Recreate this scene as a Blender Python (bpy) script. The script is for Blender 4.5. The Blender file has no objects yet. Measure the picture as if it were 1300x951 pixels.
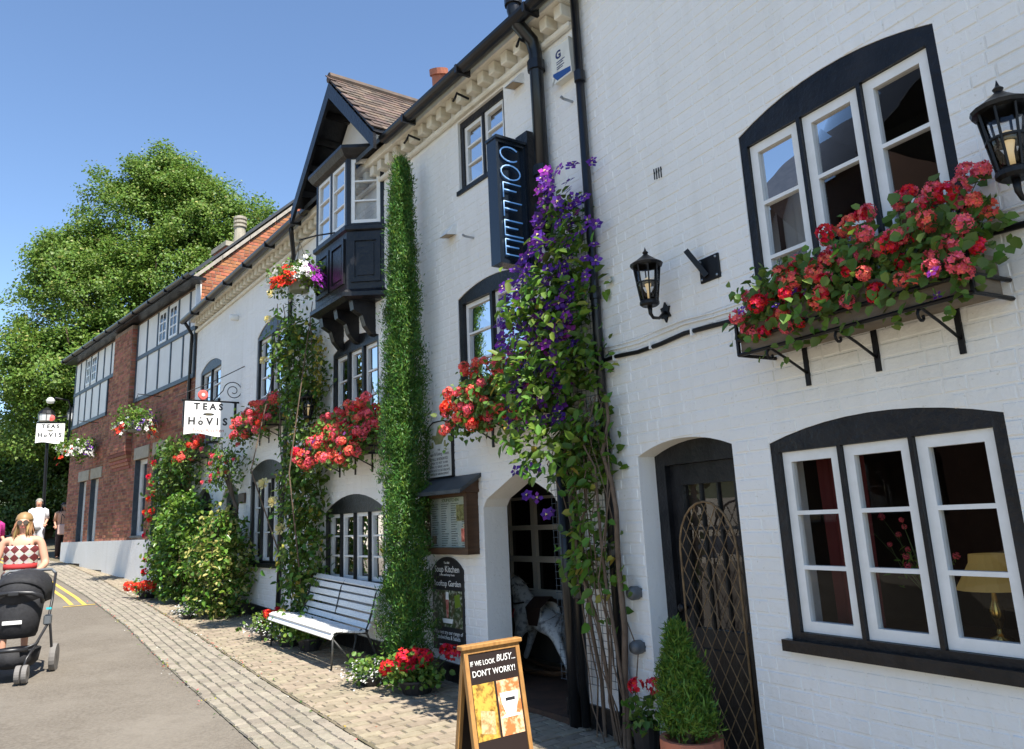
import bpy, bmesh, math, random
import numpy as np
from mathutils import Matrix, Vector, geometry

rad = math.radians
random.seed(11)
rng = np.random.default_rng(11)
scene = bpy.context.scene
col = scene.collection

# ------------------------------------------------------------------ camera
cam_d = bpy.data.cameras.new('camera')
cam = bpy.data.objects.new('camera', cam_d)
col.objects.link(cam)
cam_d.sensor_width = 36.0
cam_d.lens = 36.0 * 992.0 / 1300.0
cam_d.shift_y = -44.5 / 1300.0
cam_d.clip_start = 0.05
cam_d.clip_end = 2000.0
EYE = 1.75
zc = Vector((-200.0, 4331.0, -992.0)).normalized()          # world up seen from the camera: pitched up, slightly rolled
fw = Vector((0, 0, -1.0))
yc = (fw - fw.dot(zc) * zc).normalized()
xc = yc.cross(zc)
cam.matrix_world = Matrix.Translation((0, 0, EYE)) @ Matrix((xc, yc, zc)).to_4x4()
scene.camera = cam

# ------------------------------------------------------------------ sky, sun, exposure
SUN_AZ, SUN_EL = 145.0, 57.0
world = bpy.data.worlds.new('World')
scene.world = world
world.use_nodes = True
wn = world.node_tree
wn.nodes.clear()
sky = wn.nodes.new('ShaderNodeTexSky')
sky.sky_type = 'NISHITA'
sky.sun_disc = False
sky.sun_elevation = rad(SUN_EL)
sky.sun_rotation = rad(SUN_AZ)
sky.altitude = 0
sky.air_density = 1.0
sky.dust_density = 0.0
sky.ozone_density = 4.0
bg = wn.nodes.new('ShaderNodeBackground')
bg.inputs['Strength'].default_value = 0.092
wo = wn.nodes.new('ShaderNodeOutputWorld')
wn.links.new(sky.outputs[0], bg.inputs['Color'])
wn.links.new(bg.outputs[0], wo.inputs['Surface'])

sun_d = bpy.data.lights.new('sun', 'SUN')
sun_d.energy = 4.2
sun_d.angle = rad(0.53)
sun_d.color = (1.0, 0.95, 0.87)
sun = bpy.data.objects.new('sun', sun_d)
col.objects.link(sun)
sdir = Vector((math.sin(rad(SUN_AZ)) * math.cos(rad(SUN_EL)), math.cos(rad(SUN_AZ)) * math.cos(rad(SUN_EL)), math.sin(rad(SUN_EL))))
sun.rotation_euler = sdir.to_track_quat('Z', 'Y').to_euler()
sun.location = sdir * 60

scene.view_settings.view_transform = 'Standard'
scene.view_settings.look = 'None'
scene.view_settings.exposure = 1.33
scene.view_settings.gamma = 1.0
scene.render.engine = 'CYCLES'
scene.cycles.use_denoising = True
scene.cycles.max_bounces = 7
scene.cycles.diffuse_bounces = 3
scene.cycles.glossy_bounces = 3
scene.cycles.transmission_bounces = 4
scene.cycles.transparent_max_bounces = 10
scene.cycles.caustics_reflective = False
scene.cycles.caustics_refractive = False

# ------------------------------------------------------------------ frames: x along the wall (away), y out to the street, z up
def frame(px, py, azd):
    a = rad(azd)
    u = (math.sin(a), math.cos(a)); n = (-math.cos(a), math.sin(a))
    return Matrix(((u[0], n[0], 0, px), (u[1], n[1], 0, py), (0, 0, 1, 0), (0, 0, 0, 1)))
FC = frame(-1.38766, 8.68535, -36.07)      # long white front
FR = frame(0.64537, 5.89430, -29.85)       # white front on the right
FB = frame(-6.50940, 15.71674, -42.34)     # brick front up the street
ID = Matrix.Identity(4)
FCI = FC.inverted()
def gs(s):                                  # height of the street at a distance s along it
    return 0.325 + 0.0335 * s + 0.022 * max(0.0, s - 10.0)
def gz(x, y):
    return gs((FCI @ Vector((x, y, 0))).x)
def gF(F, s, o=0.0):
    w = F @ Vector((s, o, 0))
    return gz(w.x, w.y)

# ------------------------------------------------------------------ materials
def mat(name, c, r=0.6, m=0.0, c2=None, ns=5.0, nd=4.0, lo=0.35, hi=0.65, c3=None, ns3=0.6, bump=0.0, bs=40.0, isl=0.0, hue=0.03,
        spec=0.4, trl=0.0, emit=None, es=1.0, sc=(1, 1, 1), coat=0.0, streak=None):
    k = bpy.data.materials.new(name)
    k.use_nodes = True
    nt = k.node_tree
    N, L = nt.nodes, nt.links
    b = N['Principled BSDF']
    b.inputs['Roughness'].default_value = r
    b.inputs['Metallic'].default_value = m
    b.inputs['Specular IOR Level'].default_value = spec
    b.inputs['Coat Weight'].default_value = coat
    out = None
    co = N.new('ShaderNodeTexCoord')
    mp = N.new('ShaderNodeMapping'); mp.inputs['Scale'].default_value = sc
    geo = N.new('ShaderNodeNewGeometry')
    L.new(geo.outputs['Position'], mp.inputs['Vector'])
    def noise(scale, det=4.0):
        n = N.new('ShaderNodeTexNoise'); n.inputs['Scale'].default_value = scale; n.inputs['Detail'].default_value = det
        n.inputs['Roughness'].default_value = 0.6
        L.new(mp.outputs[0], n.inputs['Vector'])
        return n.outputs[0]
    def blend(ca, cb, scale, a, z):
        n = noise(scale, nd)
        rp = N.new('ShaderNodeMapRange'); rp.inputs[1].default_value = a; rp.inputs[2].default_value = z
        L.new(n, rp.inputs[0])
        x = N.new('ShaderNodeMix'); x.data_type = 'RGBA'
        L.new(rp.outputs[0], x.inputs[0])
        if isinstance(ca, tuple): x.inputs[6].default_value = (*ca, 1)
        else: L.new(ca, x.inputs[6])
        x.inputs[7].default_value = (*cb, 1)
        return x.outputs[2]
    cur = tuple(c)
    if c2: cur = blend(cur, c2, ns, lo, hi)
    if c3: cur = blend(cur, c3, ns3, 0.45, 0.8)
    if streak:
        m2 = N.new('ShaderNodeMapping'); m2.inputs['Scale'].default_value = (5.0, 5.0, 0.45); L.new(geo.outputs['Position'], m2.inputs['Vector'])
        n2 = N.new('ShaderNodeTexNoise'); n2.inputs['Scale'].default_value = 1.6; n2.inputs['Detail'].default_value = 6.0; L.new(m2.outputs[0], n2.inputs['Vector'])
        n3 = N.new('ShaderNodeTexNoise'); n3.inputs['Scale'].default_value = 55.0; n3.inputs['Detail'].default_value = 3.0; L.new(geo.outputs['Position'], n3.inputs['Vector'])
        r2 = N.new('ShaderNodeMapRange'); r2.inputs[1].default_value = .52; r2.inputs[2].default_value = .80; r2.inputs[4].default_value = streak[1]; L.new(n2.outputs[0], r2.inputs[0])
        r3 = N.new('ShaderNodeMapRange'); r3.inputs[1].default_value = .67; r3.inputs[2].default_value = .72; r3.inputs[4].default_value = .5; L.new(n3.outputs[0], r3.inputs[0])
        mxx = N.new('ShaderNodeMath'); mxx.operation = 'MAXIMUM'; L.new(r2.outputs[0], mxx.inputs[0]); L.new(r3.outputs[0], mxx.inputs[1])
        x2 = N.new('ShaderNodeMix'); x2.data_type = 'RGBA'; L.new(mxx.outputs[0], x2.inputs[0])
        if isinstance(cur, tuple): x2.inputs[6].default_value = (*cur, 1)
        else: L.new(cur, x2.inputs[6])
        x2.inputs[7].default_value = (*streak[0], 1); cur = x2.outputs[2]
    if isl:
        oi = N.new('ShaderNodeObjectInfo')
        ad = N.new('ShaderNodeMath'); ad.operation = 'ADD'
        L.new(geo.outputs['Random Per Island'], ad.inputs[0]); L.new(oi.outputs['Random'], ad.inputs[1])
        fr = N.new('ShaderNodeMath'); fr.operation = 'FRACT'; L.new(ad.outputs[0], fr.inputs[0])
        mv = N.new('ShaderNodeMapRange'); mv.inputs[3].default_value = 1 - isl; mv.inputs[4].default_value = 1 + isl
        L.new(fr.outputs[0], mv.inputs[0])
        m7 = N.new('ShaderNodeMath'); m7.operation = 'MULTIPLY'; m7.inputs[1].default_value = 7.31; L.new(fr.outputs[0], m7.inputs[0])
        f7 = N.new('ShaderNodeMath'); f7.operation = 'FRACT'; L.new(m7.outputs[0], f7.inputs[0])
        mh = N.new('ShaderNodeMapRange'); mh.inputs[3].default_value = 0.5 - hue; mh.inputs[4].default_value = 0.5 + hue
        L.new(f7.outputs[0], mh.inputs[0])
        hs = N.new('ShaderNodeHueSaturation')
        L.new(mv.outputs[0], hs.inputs['Value']); L.new(mh.outputs[0], hs.inputs['Hue'])
        if isinstance(cur, tuple): hs.inputs['Color'].default_value = (*cur, 1)
        else: L.new(cur, hs.inputs['Color'])
        cur = hs.outputs[0]
    if isinstance(cur, tuple): b.inputs['Base Color'].default_value = (*cur, 1)
    else: L.new(cur, b.inputs['Base Color'])
    if bump:
        bp = N.new('ShaderNodeBump'); bp.inputs['Strength'].default_value = bump; bp.inputs['Distance'].default_value = 0.01
        L.new(noise(bs, 5.0), bp.inputs['Height']); L.new(bp.outputs[0], b.inputs['Normal'])
    if emit:
        b.inputs['Emission Color'].default_value = (*emit, 1); b.inputs['Emission Strength'].default_value = es
    if trl:
        t = N.new('ShaderNodeBsdfTranslucent')
        if isinstance(cur, tuple): t.inputs[0].default_value = (*cur, 1)
        else: L.new(cur, t.inputs[0])
        x = N.new('ShaderNodeMixShader'); x.inputs[0].default_value = trl
        L.new(b.outputs[0], x.inputs[1]); L.new(t.outputs[0], x.inputs[2])
        L.new(x.outputs[0], N['Material Output'].inputs[0])
    return k

def glass_mat(name, tint=0.92, wav=0.0, rough=0.0, ior=1.55):
    k = bpy.data.materials.new(name); k.use_nodes = True
    nt = k.node_tree; N, L = nt.nodes, nt.links
    N.remove(N['Principled BSDF'])
    t = N.new('ShaderNodeBsdfTransparent'); t.inputs[0].default_value = (tint, tint, tint * 0.99, 1)
    g = N.new('ShaderNodeBsdfGlossy'); g.inputs['Roughness'].default_value = rough
    fr = N.new('ShaderNodeFresnel'); fr.inputs[0].default_value = ior
    if wav:
        geo = N.new('ShaderNodeNewGeometry')
        nz = N.new('ShaderNodeTexNoise'); nz.inputs['Scale'].default_value = 3.0; nz.inputs['Detail'].default_value = 1.0
        L.new(geo.outputs['Position'], nz.inputs['Vector'])
        bp = N.new('ShaderNodeBump'); bp.inputs['Strength'].default_value = wav; bp.inputs['Distance'].default_value = 0.02
        L.new(nz.outputs[0], bp.inputs['Height']); L.new(bp.outputs[0], g.inputs['Normal'])
    x = N.new('ShaderNodeMixShader')
    L.new(fr.outputs[0], x.inputs[0]); L.new(t.outputs[0], x.inputs[1]); L.new(g.outputs[0], x.inputs[2])
    L.new(x.outputs[0], N['Material Output'].inputs[0])
    return k

m_wall = mat('white_masonry_paint', (0.85, 0.845, 0.825), 0.62, c2=(0.81, 0.805, 0.78), ns=1.3, c3=(0.77, 0.755, 0.71), ns3=0.45, bump=0.7, bs=24.0, spec=0.25, streak=((0.55, 0.52, 0.45), .22))
m_cream = mat('cream_masonry_paint', (0.80, 0.77, 0.68), 0.65, c2=(0.68, 0.63, 0.52), ns=5.0, bump=0.4, bs=30.0)
m_white = mat('white_gloss_paint', (0.82, 0.82, 0.80), 0.35, c2=(0.75, 0.75, 0.72), ns=9.0, bump=0.08, bs=60, spec=0.5)
m_black = mat('black_gloss_paint', (0.006, 0.0065, 0.008), 0.30, c2=(0.016, 0.016, 0.018), ns=6.0, bump=0.7, bs=22.0, spec=0.32, streak=((0.03, 0.03, 0.032), .3))
m_blackm = mat('black_iron_paint', (0.006, 0.006, 0.007), 0.42, bump=0.15, bs=80, spec=0.3)
m_plast = mat('black_plastic_pipe', (0.006, 0.007, 0.009), 0.28, spec=0.4, c2=(0.012, 0.012, 0.014), ns=4.0)
m_timber = mat('blue_black_timber', (0.035, 0.05, 0.065), 0.45, c2=(0.06, 0.08, 0.10), ns=7.0, bump=0.2)
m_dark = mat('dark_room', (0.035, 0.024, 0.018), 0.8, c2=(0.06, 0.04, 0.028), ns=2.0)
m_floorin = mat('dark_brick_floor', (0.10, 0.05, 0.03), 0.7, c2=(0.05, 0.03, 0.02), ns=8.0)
m_glass = glass_mat('window_glass', 0.88, 0.06, 0.0, 1.45)
m_dglass = glass_mat('dim_window_glass', 0.85, 0.02, 0.0, 1.26)
m_acryl = glass_mat('matt_acrylic', 0.95, 0.0, 0.03, 1.14)
m_clear = glass_mat('lantern_glass', 0.95, 0.0, 0.02)
m_brick = mat('red_brick', (0.36, 0.15, 0.09), 0.8, c2=(0.24, 0.10, 0.065), ns=9.0, isl=0.38, hue=0.018, bump=0.4, bs=70, spec=0.2)
m_brickor = mat('orange_brick', (0.40, 0.155, 0.075), 0.8, c2=(0.32, 0.12, 0.06), ns=9.0, isl=0.3, hue=0.015, bump=0.4, bs=70, spec=0.2)
m_mortar = mat('lime_mortar', (0.30, 0.22, 0.165), 0.9, c2=(0.17, 0.12, 0.09), ns=10.0, bump=0.4)
m_stone = mat('buff_stone', (0.40, 0.36, 0.28), 0.75, c2=(0.30, 0.27, 0.21), ns=6.0, bump=0.4, bs=50)
m_coping = mat('weathered_coping', (0.42, 0.37, 0.31), 0.8, c2=(0.28, 0.25, 0.21), ns=7.0, bump=0.4, bs=50)
m_slate = mat('roof_slate', (0.035, 0.04, 0.048), 0.5, c2=(0.06, 0.065, 0.075), ns=5.0, isl=0.3)
m_tile = mat('clay_roof_tile', (0.13, 0.085, 0.062), 0.75, c2=(0.07, 0.055, 0.045), ns=8.0, isl=0.4, hue=0.02, bump=0.3)
m_terra = mat('terracotta', (0.47, 0.16, 0.09), 0.6, c2=(0.36, 0.13, 0.08), ns=12.0, bump=0.2)
m_road = mat('tarmac', (0.185, 0.162, 0.132), 0.9, c2=(0.125, 0.108, 0.088), ns=38.0, lo=0.38, hi=0.66, c3=(0.23, 0.205, 0.17), ns3=0.55, bump=0.9, bs=90.0, spec=0.2, streak=((0.10, 0.085, 0.065), .35))
m_pave = mat('sandy_paver', (0.31, 0.26, 0.19), 0.85, c2=(0.24, 0.20, 0.145), ns=14.0, isl=0.15, hue=0.012, bump=0.5, bs=60, spec=0.2)
m_sjoint = mat('sett_joint', (0.20, 0.18, 0.14), 0.95, c2=(0.11, 0.11, 0.065), ns=4.0, bump=0.5)
m_pjoint = mat('paver_joint', (0.19, 0.155, 0.11), 0.95, c2=(0.10, 0.09, 0.05), ns=5.0, bump=0.5)
m_sett = mat('granite_sett', (0.285, 0.252, 0.20), 0.8, c2=(0.23, 0.205, 0.165), ns=20.0, isl=0.18, hue=0.01, bump=0.5, bs=70, spec=0.25)
m_yel = mat('yellow_road_paint', (0.62, 0.42, 0.08), 0.7, c2=(0.38, 0.28, 0.10), ns=25.0, lo=0.5, hi=0.75)
m_wood = mat('brown_oak', (0.085, 0.042, 0.020), 0.5, c2=(0.05, 0.026, 0.014), ns=4.0, sc=(1, 1, 8), bump=0.2)
m_woodlt = mat('golden_pine', (0.42, 0.22, 0.07), 0.45, c2=(0.30, 0.15, 0.05), ns=6.0, sc=(6, 6, 1), bump=0.15)
m_bark = mat('bark', (0.085, 0.058, 0.038), 0.9, c2=(0.14, 0.10, 0.07), ns=9.0, bump=0.8, bs=20, sc=(1, 1, 0.3))
m_stem = mat('green_stem', (0.09, 0.13, 0.04), 0.7)
m_vstem = mat('woody_vine_stem', (0.11, 0.075, 0.05), 0.85, c2=(0.17, 0.12, 0.085), ns=15.0, bump=0.5)
def leafm(name, c, isl=0.35, hue=0.03, trl=0.3, r=0.5, spec=0.35): return mat(name, c, r, isl=isl, hue=hue, trl=trl, spec=spec)
m_ltree = leafm('lime_tree_leaf', (0.135, 0.225, 0.036), 0.25, 0.02, 0.38)
m_ltree2 = leafm('pale_bract_leaf', (0.32, 0.34, 0.10), 0.3, 0.03, 0.3)
m_lcyp = leafm('cypress_spray', (0.060, 0.155, 0.024), 0.35, 0.025, 0.25)
m_lcyp2 = leafm('bright_conifer_spray', (0.14, 0.24, 0.03), 0.35, 0.025, 0.3)
m_lclem = leafm('clematis_leaf', (0.115, 0.215, 0.028), 0.4, 0.03, 0.38)
m_lvine = leafm('rose_leaf', (0.085, 0.145, 0.028), 0.45, 0.045, 0.28)
m_lgold = leafm('golden_leaf', (0.35, 0.30, 0.05), 0.3, 0.03, 0.35)
m_lbush = leafm('glossy_shrub_leaf', (0.105, 0.20, 0.025), 0.35, 0.03, 0.3, 0.32, 0.5)
m_lvar = leafm('cream_edged_leaf', (0.42, 0.40, 0.12), 0.3, 0.02, 0.3)
m_lger = leafm('geranium_leaf', (0.11, 0.19, 0.035), 0.35, 0.03, 0.3)
m_lhedge = leafm('hedge_leaf', (0.06, 0.105, 0.022), 0.4, 0.03, 0.3)
def petal(name, c, isl=0.2, hue=0.015): return mat(name, c, 0.55, isl=isl, hue=hue, trl=0.35, spec=0.3)
m_coral = petal('coral_petal', (0.92, 0.17, 0.12), 0.3, 0.02)
m_pink = petal('pink_petal', (0.90, 0.15, 0.19), 0.3, 0.02)
m_crim = petal('crimson_petal', (0.76, 0.020, 0.045), 0.3)
m_scar = petal('scarlet_petal', (0.80, 0.06, 0.025), 0.2)
m_viol = petal('violet_petal', (0.13, 0.03, 0.30), 0.4, 0.03)
m_mag = petal('magenta_petal', (0.36, 0.045, 0.42), 0.3, 0.03)
m_wpet = petal('white_petal', (0.80, 0.80, 0.76), 0.1)
m_ypet = petal('cream_yellow_petal', (0.80, 0.70, 0.34), 0.15)
m_ycen = mat('yellow_stamen', (0.75, 0.62, 0.25), 0.6)
m_soil = mat('compost', (0.03, 0.02, 0.013), 0.95)
m_skin = mat('skin', (0.58, 0.31, 0.21), 0.5, spec=0.35)
m_print_w = mat('white_print', (0.78, 0.78, 0.75), 0.5)
m_print_k = mat('black_print', (0.02, 0.02, 0.022), 0.5)
m_steel = mat('galvanised_steel', (0.42, 0.44, 0.46), 0.4, 0.8)
m_grey = mat('grey_plastic', (0.10, 0.11, 0.12), 0.45)

# ------------------------------------------------------------------ mesh helpers
BASE = {}
def _base(p):
    return BASE.get(p.name, Vector((0, 0, 0))) if p else Vector((0, 0, 0))
class MB:
    def __init__(s): s.v = []; s.f = []; s.k = []
    def add(s, vs, fs, k=0):
        o = len(s.v); s.v += [tuple(v) for v in vs]; s.f += [tuple(i + o for i in f) for f in fs]; s.k += [k] * len(fs); return s
    def box(s, a, b, k=0, M=None):
        x0, y0, z0 = [min(p, q) for p, q in zip(a, b)]; x1, y1, z1 = [max(p, q) for p, q in zip(a, b)]
        vs = [(x0, y0, z0), (x1, y0, z0), (x1, y1, z0), (x0, y1, z0), (x0, y0, z1), (x1, y0, z1), (x1, y1, z1), (x0, y1, z1)]
        if M is not None: vs = [M @ Vector(v) for v in vs]
        return s.add(vs, [(0, 3, 2, 1), (4, 5, 6, 7), (0, 1, 5, 4), (1, 2, 6, 5), (2, 3, 7, 6), (3, 0, 4, 7)], k)
    def bar(s, p, q, w, h, k=0, up=(0, 0, 1)):      # box-section bar between two points
        p = Vector(p); q = Vector(q); d = (q - p); L = d.length; d.normalize()
        u = Vector(up)
        if abs(d.dot(u)) > 0.98: u = Vector((0, 1, 0))
        x = d.cross(u).normalized(); y = x.cross(d)
        vs = []
        for e in (p, q):
            for a, b in ((-1, -1), (1, -1), (1, 1), (-1, 1)): vs.append(e + x * (a * w / 2) + y * (b * h / 2))
        return s.add(vs, [(3, 2, 1, 0), (4, 5, 6, 7), (0, 1, 5, 4), (1, 2, 6, 5), (2, 3, 7, 6), (3, 0, 4, 7)], k)
    def tube(s, pts, r, n=8, k=0, cap=True):
        pts = [Vector(p) for p in pts]; rs = r if isinstance(r, (list, tuple)) else [r] * len(pts)
        vs = []; px = None
        for i, p in enumerate(pts):
            d = (pts[min(i + 1, len(pts) - 1)] - pts[max(i - 1, 0)])
            if d.length < 1e-9: d = Vector((0, 0, 1))
            d.normalize()
            if px is None:
                u = Vector((0, 0, 1)) if abs(d.z) < 0.9 else Vector((1, 0, 0))
                px = d.cross(u).normalized()
            else:
                px = (px - d * px.dot(d)); px.normalize()
            py = d.cross(px)
            for j in range(n):
                a = 2 * math.pi * j / n
                vs.append(p + px * (rs[i] * math.cos(a)) + py * (rs[i] * math.sin(a)))
        fs = []
        for i in range(len(pts) - 1):
            for j in range(n):
                a = i * n + j; b = i * n + (j + 1) % n
                fs.append((a, b, b + n, a + n))
        if cap: fs.append(tuple(range(n - 1, -1, -1))); fs.append(tuple(range((len(pts) - 1) * n, len(pts) * n)))
        return s.add(vs, fs, k)
    def lathe(s, prof, c=(0, 0, 0), n=16, k=0, M=None, sx=1.0, sy=1.0):
        vs = []; fs = []
        for r, z in prof:
            for j in range(n):
                a = 2 * math.pi * j / n
                v = Vector((r * math.cos(a) * sx, r * math.sin(a) * sy, z))
                if M is not None: v = M @ v
                vs.append(v + Vector(c))
        for i in range(len(prof) - 1):
            for j in range(n):
                a = i * n + j; b = i * n + (j + 1) % n
                fs.append((a, b, b + n, a + n))
        fs.append(tuple(range(n - 1, -1, -1))); fs.append(tuple(range((len(prof) - 1) * n, len(prof) * n)))
        return s.add(vs, fs, k)
    def slab(s, outer, holes=(), y0=0.0, y1=-0.1, k=0, back=False, map=None):   # polygon in the wall plane (x, z), with depth y0..y1
        f = map or (lambda x, y, z: (x, y, z))
        loops = [list(outer)] + [list(h) for h in holes]
        flat = [p for l in loops for p in l]
        tris = geometry.tessellate_polygon([[Vector((p[0], p[1], 0)) for p in l] for l in loops])
        n = len(flat)
        vs = [f(p[0], y0, p[1]) for p in flat] + [f(p[0], y1, p[1]) for p in flat]
        fs = [tuple(t) for t in tris]
        if back: fs += [tuple(i + n for i in reversed(t)) for t in tris]
        o = 0
        for l in loops:
            m_ = len(l)
            for i in range(m_):
                a = o + i; b = o + (i + 1) % m_
                fs.append((a, b, b + n, a + n))
            o += m_
        return s.add(vs, fs, k)
    def build(s, name, mats, parent=None, smooth=False, F=None, bevel=0.0, kind=None, label=None):
        me = bpy.data.meshes.new(name)
        b = _base(parent)
        me.from_pydata([(v[0] - b.x, v[1] - b.y, v[2] - b.z) for v in s.v], [], s.f)
        ms = mats if isinstance(mats, (list, tuple)) else [mats]
        for q in ms: me.materials.append(q)
        if len(ms) > 1: me.polygons.foreach_set('material_index', s.k)
        if smooth: me.polygons.foreach_set('use_smooth', [True] * len(s.f))
        me.update()
        o = link(name, me, parent)
        if parent is None and F is not None: o.matrix_world = F
        if bevel:
            bm = bmesh.new(); bm.from_mesh(me)
            bmesh.ops.bevel(bm, geom=bm.edges[:], offset=bevel, segments=1, affect='EDGES', profile=0.5)
            bm.to_mesh(me); bm.free()
        if kind: o['kind'] = kind
        if label: o['label'] = label
        return o
def link(name, data, parent=None):
    o = bpy.data.objects.new(name, data)
    col.objects.link(o)
    if parent is not None:
        o.parent = parent
        if parent.name in BASE: BASE[o.name] = BASE[parent.name]
    return o
def thing(name, label, cat, F=ID, base=(0, 0, 0), group=None):
    o = bpy.data.objects.new(name, None); col.objects.link(o)
    o.empty_display_size = 0.1
    o.matrix_world = F @ Matrix.Translation(base)
    BASE[o.name] = Vector(base)
    o['label'] = label; o['category'] = cat
    if group: o['group'] = group
    return o
def tag(o, label, cat, group=None):
    o['label'] = label; o['category'] = cat
    if group: o['group'] = group
    return o
def place(name, me, parent, loc, rot=(0, 0, 0), sc=1.0):       # shared-mesh piece under a thing
    o = link(name, me, parent)
    o.location = Vector(loc) - _base(parent)
    o.rotation_euler = rot
    o.scale = (sc, sc, sc) if isinstance(sc, (int, float)) else sc
    return o
def copy_tree(o, parent=None):
    c = o.copy(); col.objects.link(c); c.parent = parent
    for ch in o.children: copy_tree(ch, c)
    return c
def quads_mesh(name, V, mats, k=None):                          # V: (n,4,3) quads
    n = len(V)
    me = bpy.data.meshes.new(name)
    me.vertices.add(n * 4); me.vertices.foreach_set('co', V.astype(np.float32).ravel())
    me.loops.add(n * 4); me.loops.foreach_set('vertex_index', np.arange(n * 4, dtype=np.int32))
    me.polygons.add(n); me.polygons.foreach_set('loop_start', np.arange(0, n * 4, 4, dtype=np.int32))
    ms = mats if isinstance(mats, (list, tuple)) else [mats]
    for q in ms: me.materials.append(q)
    if k is not None: me.polygons.foreach_set('material_index', np.asarray(k, dtype=np.int32))
    me.update(calc_edges=True)
    return me
def unit(a): return a / np.maximum(np.linalg.norm(a, axis=-1, keepdims=True), 1e-9)
def leaves(name, P, N, A, L, W, mats, parent, k=None, fold=0.18, kind='stuff'):
    P = np.asarray(P, float); N = unit(np.asarray(N, float)); A = np.asarray(A, float)
    A = unit(A - N * np.sum(A * N, 1, keepdims=True)); Bq = np.cross(A, N)
    L = np.broadcast_to(np.asarray(L, float), (len(P),))[:, None]; W = np.broadcast_to(np.asarray(W, float), (len(P),))[:, None]
    b = np.array(_base(parent))
    V = np.stack([P, P + A * L * .42 + Bq * W * .5 + N * W * fold, P + A * L - N * L * .06, P + A * L * .42 - Bq * W * .5 + N * W * fold], 1) - b
    o = link(name, quads_mesh(name, V, mats, k), parent)
    if kind: o['kind'] = kind
    return o
def leaves6(name, P, N, A, L, W, mats, parent, k=None, fold=0.16, kind='stuff'):       # rounder leaf: two quads folded on the midrib
    P = np.asarray(P, float); N = unit(np.asarray(N, float)); A = np.asarray(A, float)
    A = unit(A - N * np.sum(A * N, 1, keepdims=True)); Bq = np.cross(A, N); n = len(P)
    L = np.broadcast_to(np.asarray(L, float), (n,))[:, None]; W = np.broadcast_to(np.asarray(W, float), (n,))[:, None]
    f = N * W * fold
    V = np.stack([P, P + A * L * .22 + Bq * W * .42 + f, P + A * L * .66 + Bq * W * .40 + f * .8, P + A * L - N * L * .10, P + A * L * .66 - Bq * W * .40 + f * .8, P + A * L * .22 - Bq * W * .42 + f], 1) - np.array(_base(parent))
    me = bpy.data.meshes.new(name)
    me.vertices.add(n * 6); me.vertices.foreach_set('co', V.astype(np.float32).ravel())
    idx = (np.arange(n)[:, None] * 6 + np.array((0, 1, 2, 3, 0, 3, 4, 5))).astype(np.int32).ravel()
    me.loops.add(n * 8); me.loops.foreach_set('vertex_index', idx)
    me.polygons.add(n * 2); me.polygons.foreach_set('loop_start', np.arange(0, n * 8, 4, dtype=np.int32))
    for q in mats: me.materials.append(q)
    if k is not None: me.polygons.foreach_set('material_index', np.repeat(np.asarray(k, dtype=np.int32), 2))
    me.update(calc_edges=True)
    o = link(name, me, parent)
    if kind: o['kind'] = kind
    return o
def rnd(n): return unit(rng.normal(size=(n, 3)))
def text(body, size, F, parent, m, ext=0.002, align='CENTER', shear=0.0, xs=1.0, name='lettering', bold=0.0):
    cu = bpy.data.curves.new(name, 'FONT')
    cu.body = body; cu.size = size; cu.align_x = align; cu.align_y = 'CENTER'; cu.extrude = ext; cu.shear = shear; cu.resolution_u = 3
    cu.offset = bold
    cu.materials.append(m)
    o = link(name, cu, parent)
    o.matrix_local = F @ Matrix.Diagonal((xs, 1, 1, 1))
    return o
def wall_text_matrix(s, y, z, parent):      # lettering that faces the street on a wall frame: reads along -x
    b = _base(parent)
    return Matrix.Translation((s - b.x, y - b.y, z - b.z)) @ Matrix(((-1, 0, 0, 0), (0, 0, 1, 0), (0, 1, 0, 0), (0, 0, 0, 1)))
def arch(s0, s1, z0, zs, za, n=10):          # opening outline with a segmental head
    h = (s1 - s0) / 2; cx = (s0 + s1) / 2; d = max(za - zs, 1e-4)
    Rr = (h * h + d * d) / (2 * d); cz = za - Rr
    t = math.asin(min(1, h / Rr))
    top = [(cx + Rr * math.sin(t - 2 * t * i / n), cz + Rr * math.cos(t - 2 * t * i / n)) for i in range(n + 1)]
    return [(s0, z0), (s1, z0)] + top
def interval(poly, z):                        # where a horizontal line crosses an outline
    xs = []
    for i in range(len(poly)):
        (x0, z0), (x1, z1) = poly[i], poly[(i + 1) % len(poly)]
        if (z0 <= z < z1) or (z1 <= z < z0): xs.append(x0 + (z - z0) / (z1 - z0) * (x1 - x0))
    return (min(xs), max(xs)) if len(xs) >= 2 else None
def free_runs(a, b, z, holes, pad=0.0):
    runs = [(a, b)]
    for h in holes:
        for zz in (z - .03, z + .03):
            iv = interval(h, zz)
            if not iv: continue
            lo, hi = iv[0] - pad, iv[1] + pad
            nr = []
            for p, q in runs:
                if hi <= p or lo >= q: nr.append((p, q)); continue
                if lo > p: nr.append((p, lo))
                if hi < q: nr.append((hi, q))
            runs = nr
    return runs
def brick_mesh(name, m, d, bev=0.005):       # one brick face, unit length, standing d proud of the joint
    h = 0.0655
    vs = [(0, 0, 0), (1, 0, 0), (1, 0, h), (0, 0, h), (.025, d, bev), (.975, d, bev), (.975, d, h - bev), (.025, d, h - bev)]
    mb = MB().add(vs, [(4, 5, 6, 7), (0, 1, 5, 4), (1, 2, 6, 5), (2, 3, 7, 6), (3, 0, 4, 7)])
    me = bpy.data.meshes.new(name); me.from_pydata(mb.v, [], mb.f); me.materials.append(m); return me
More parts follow.
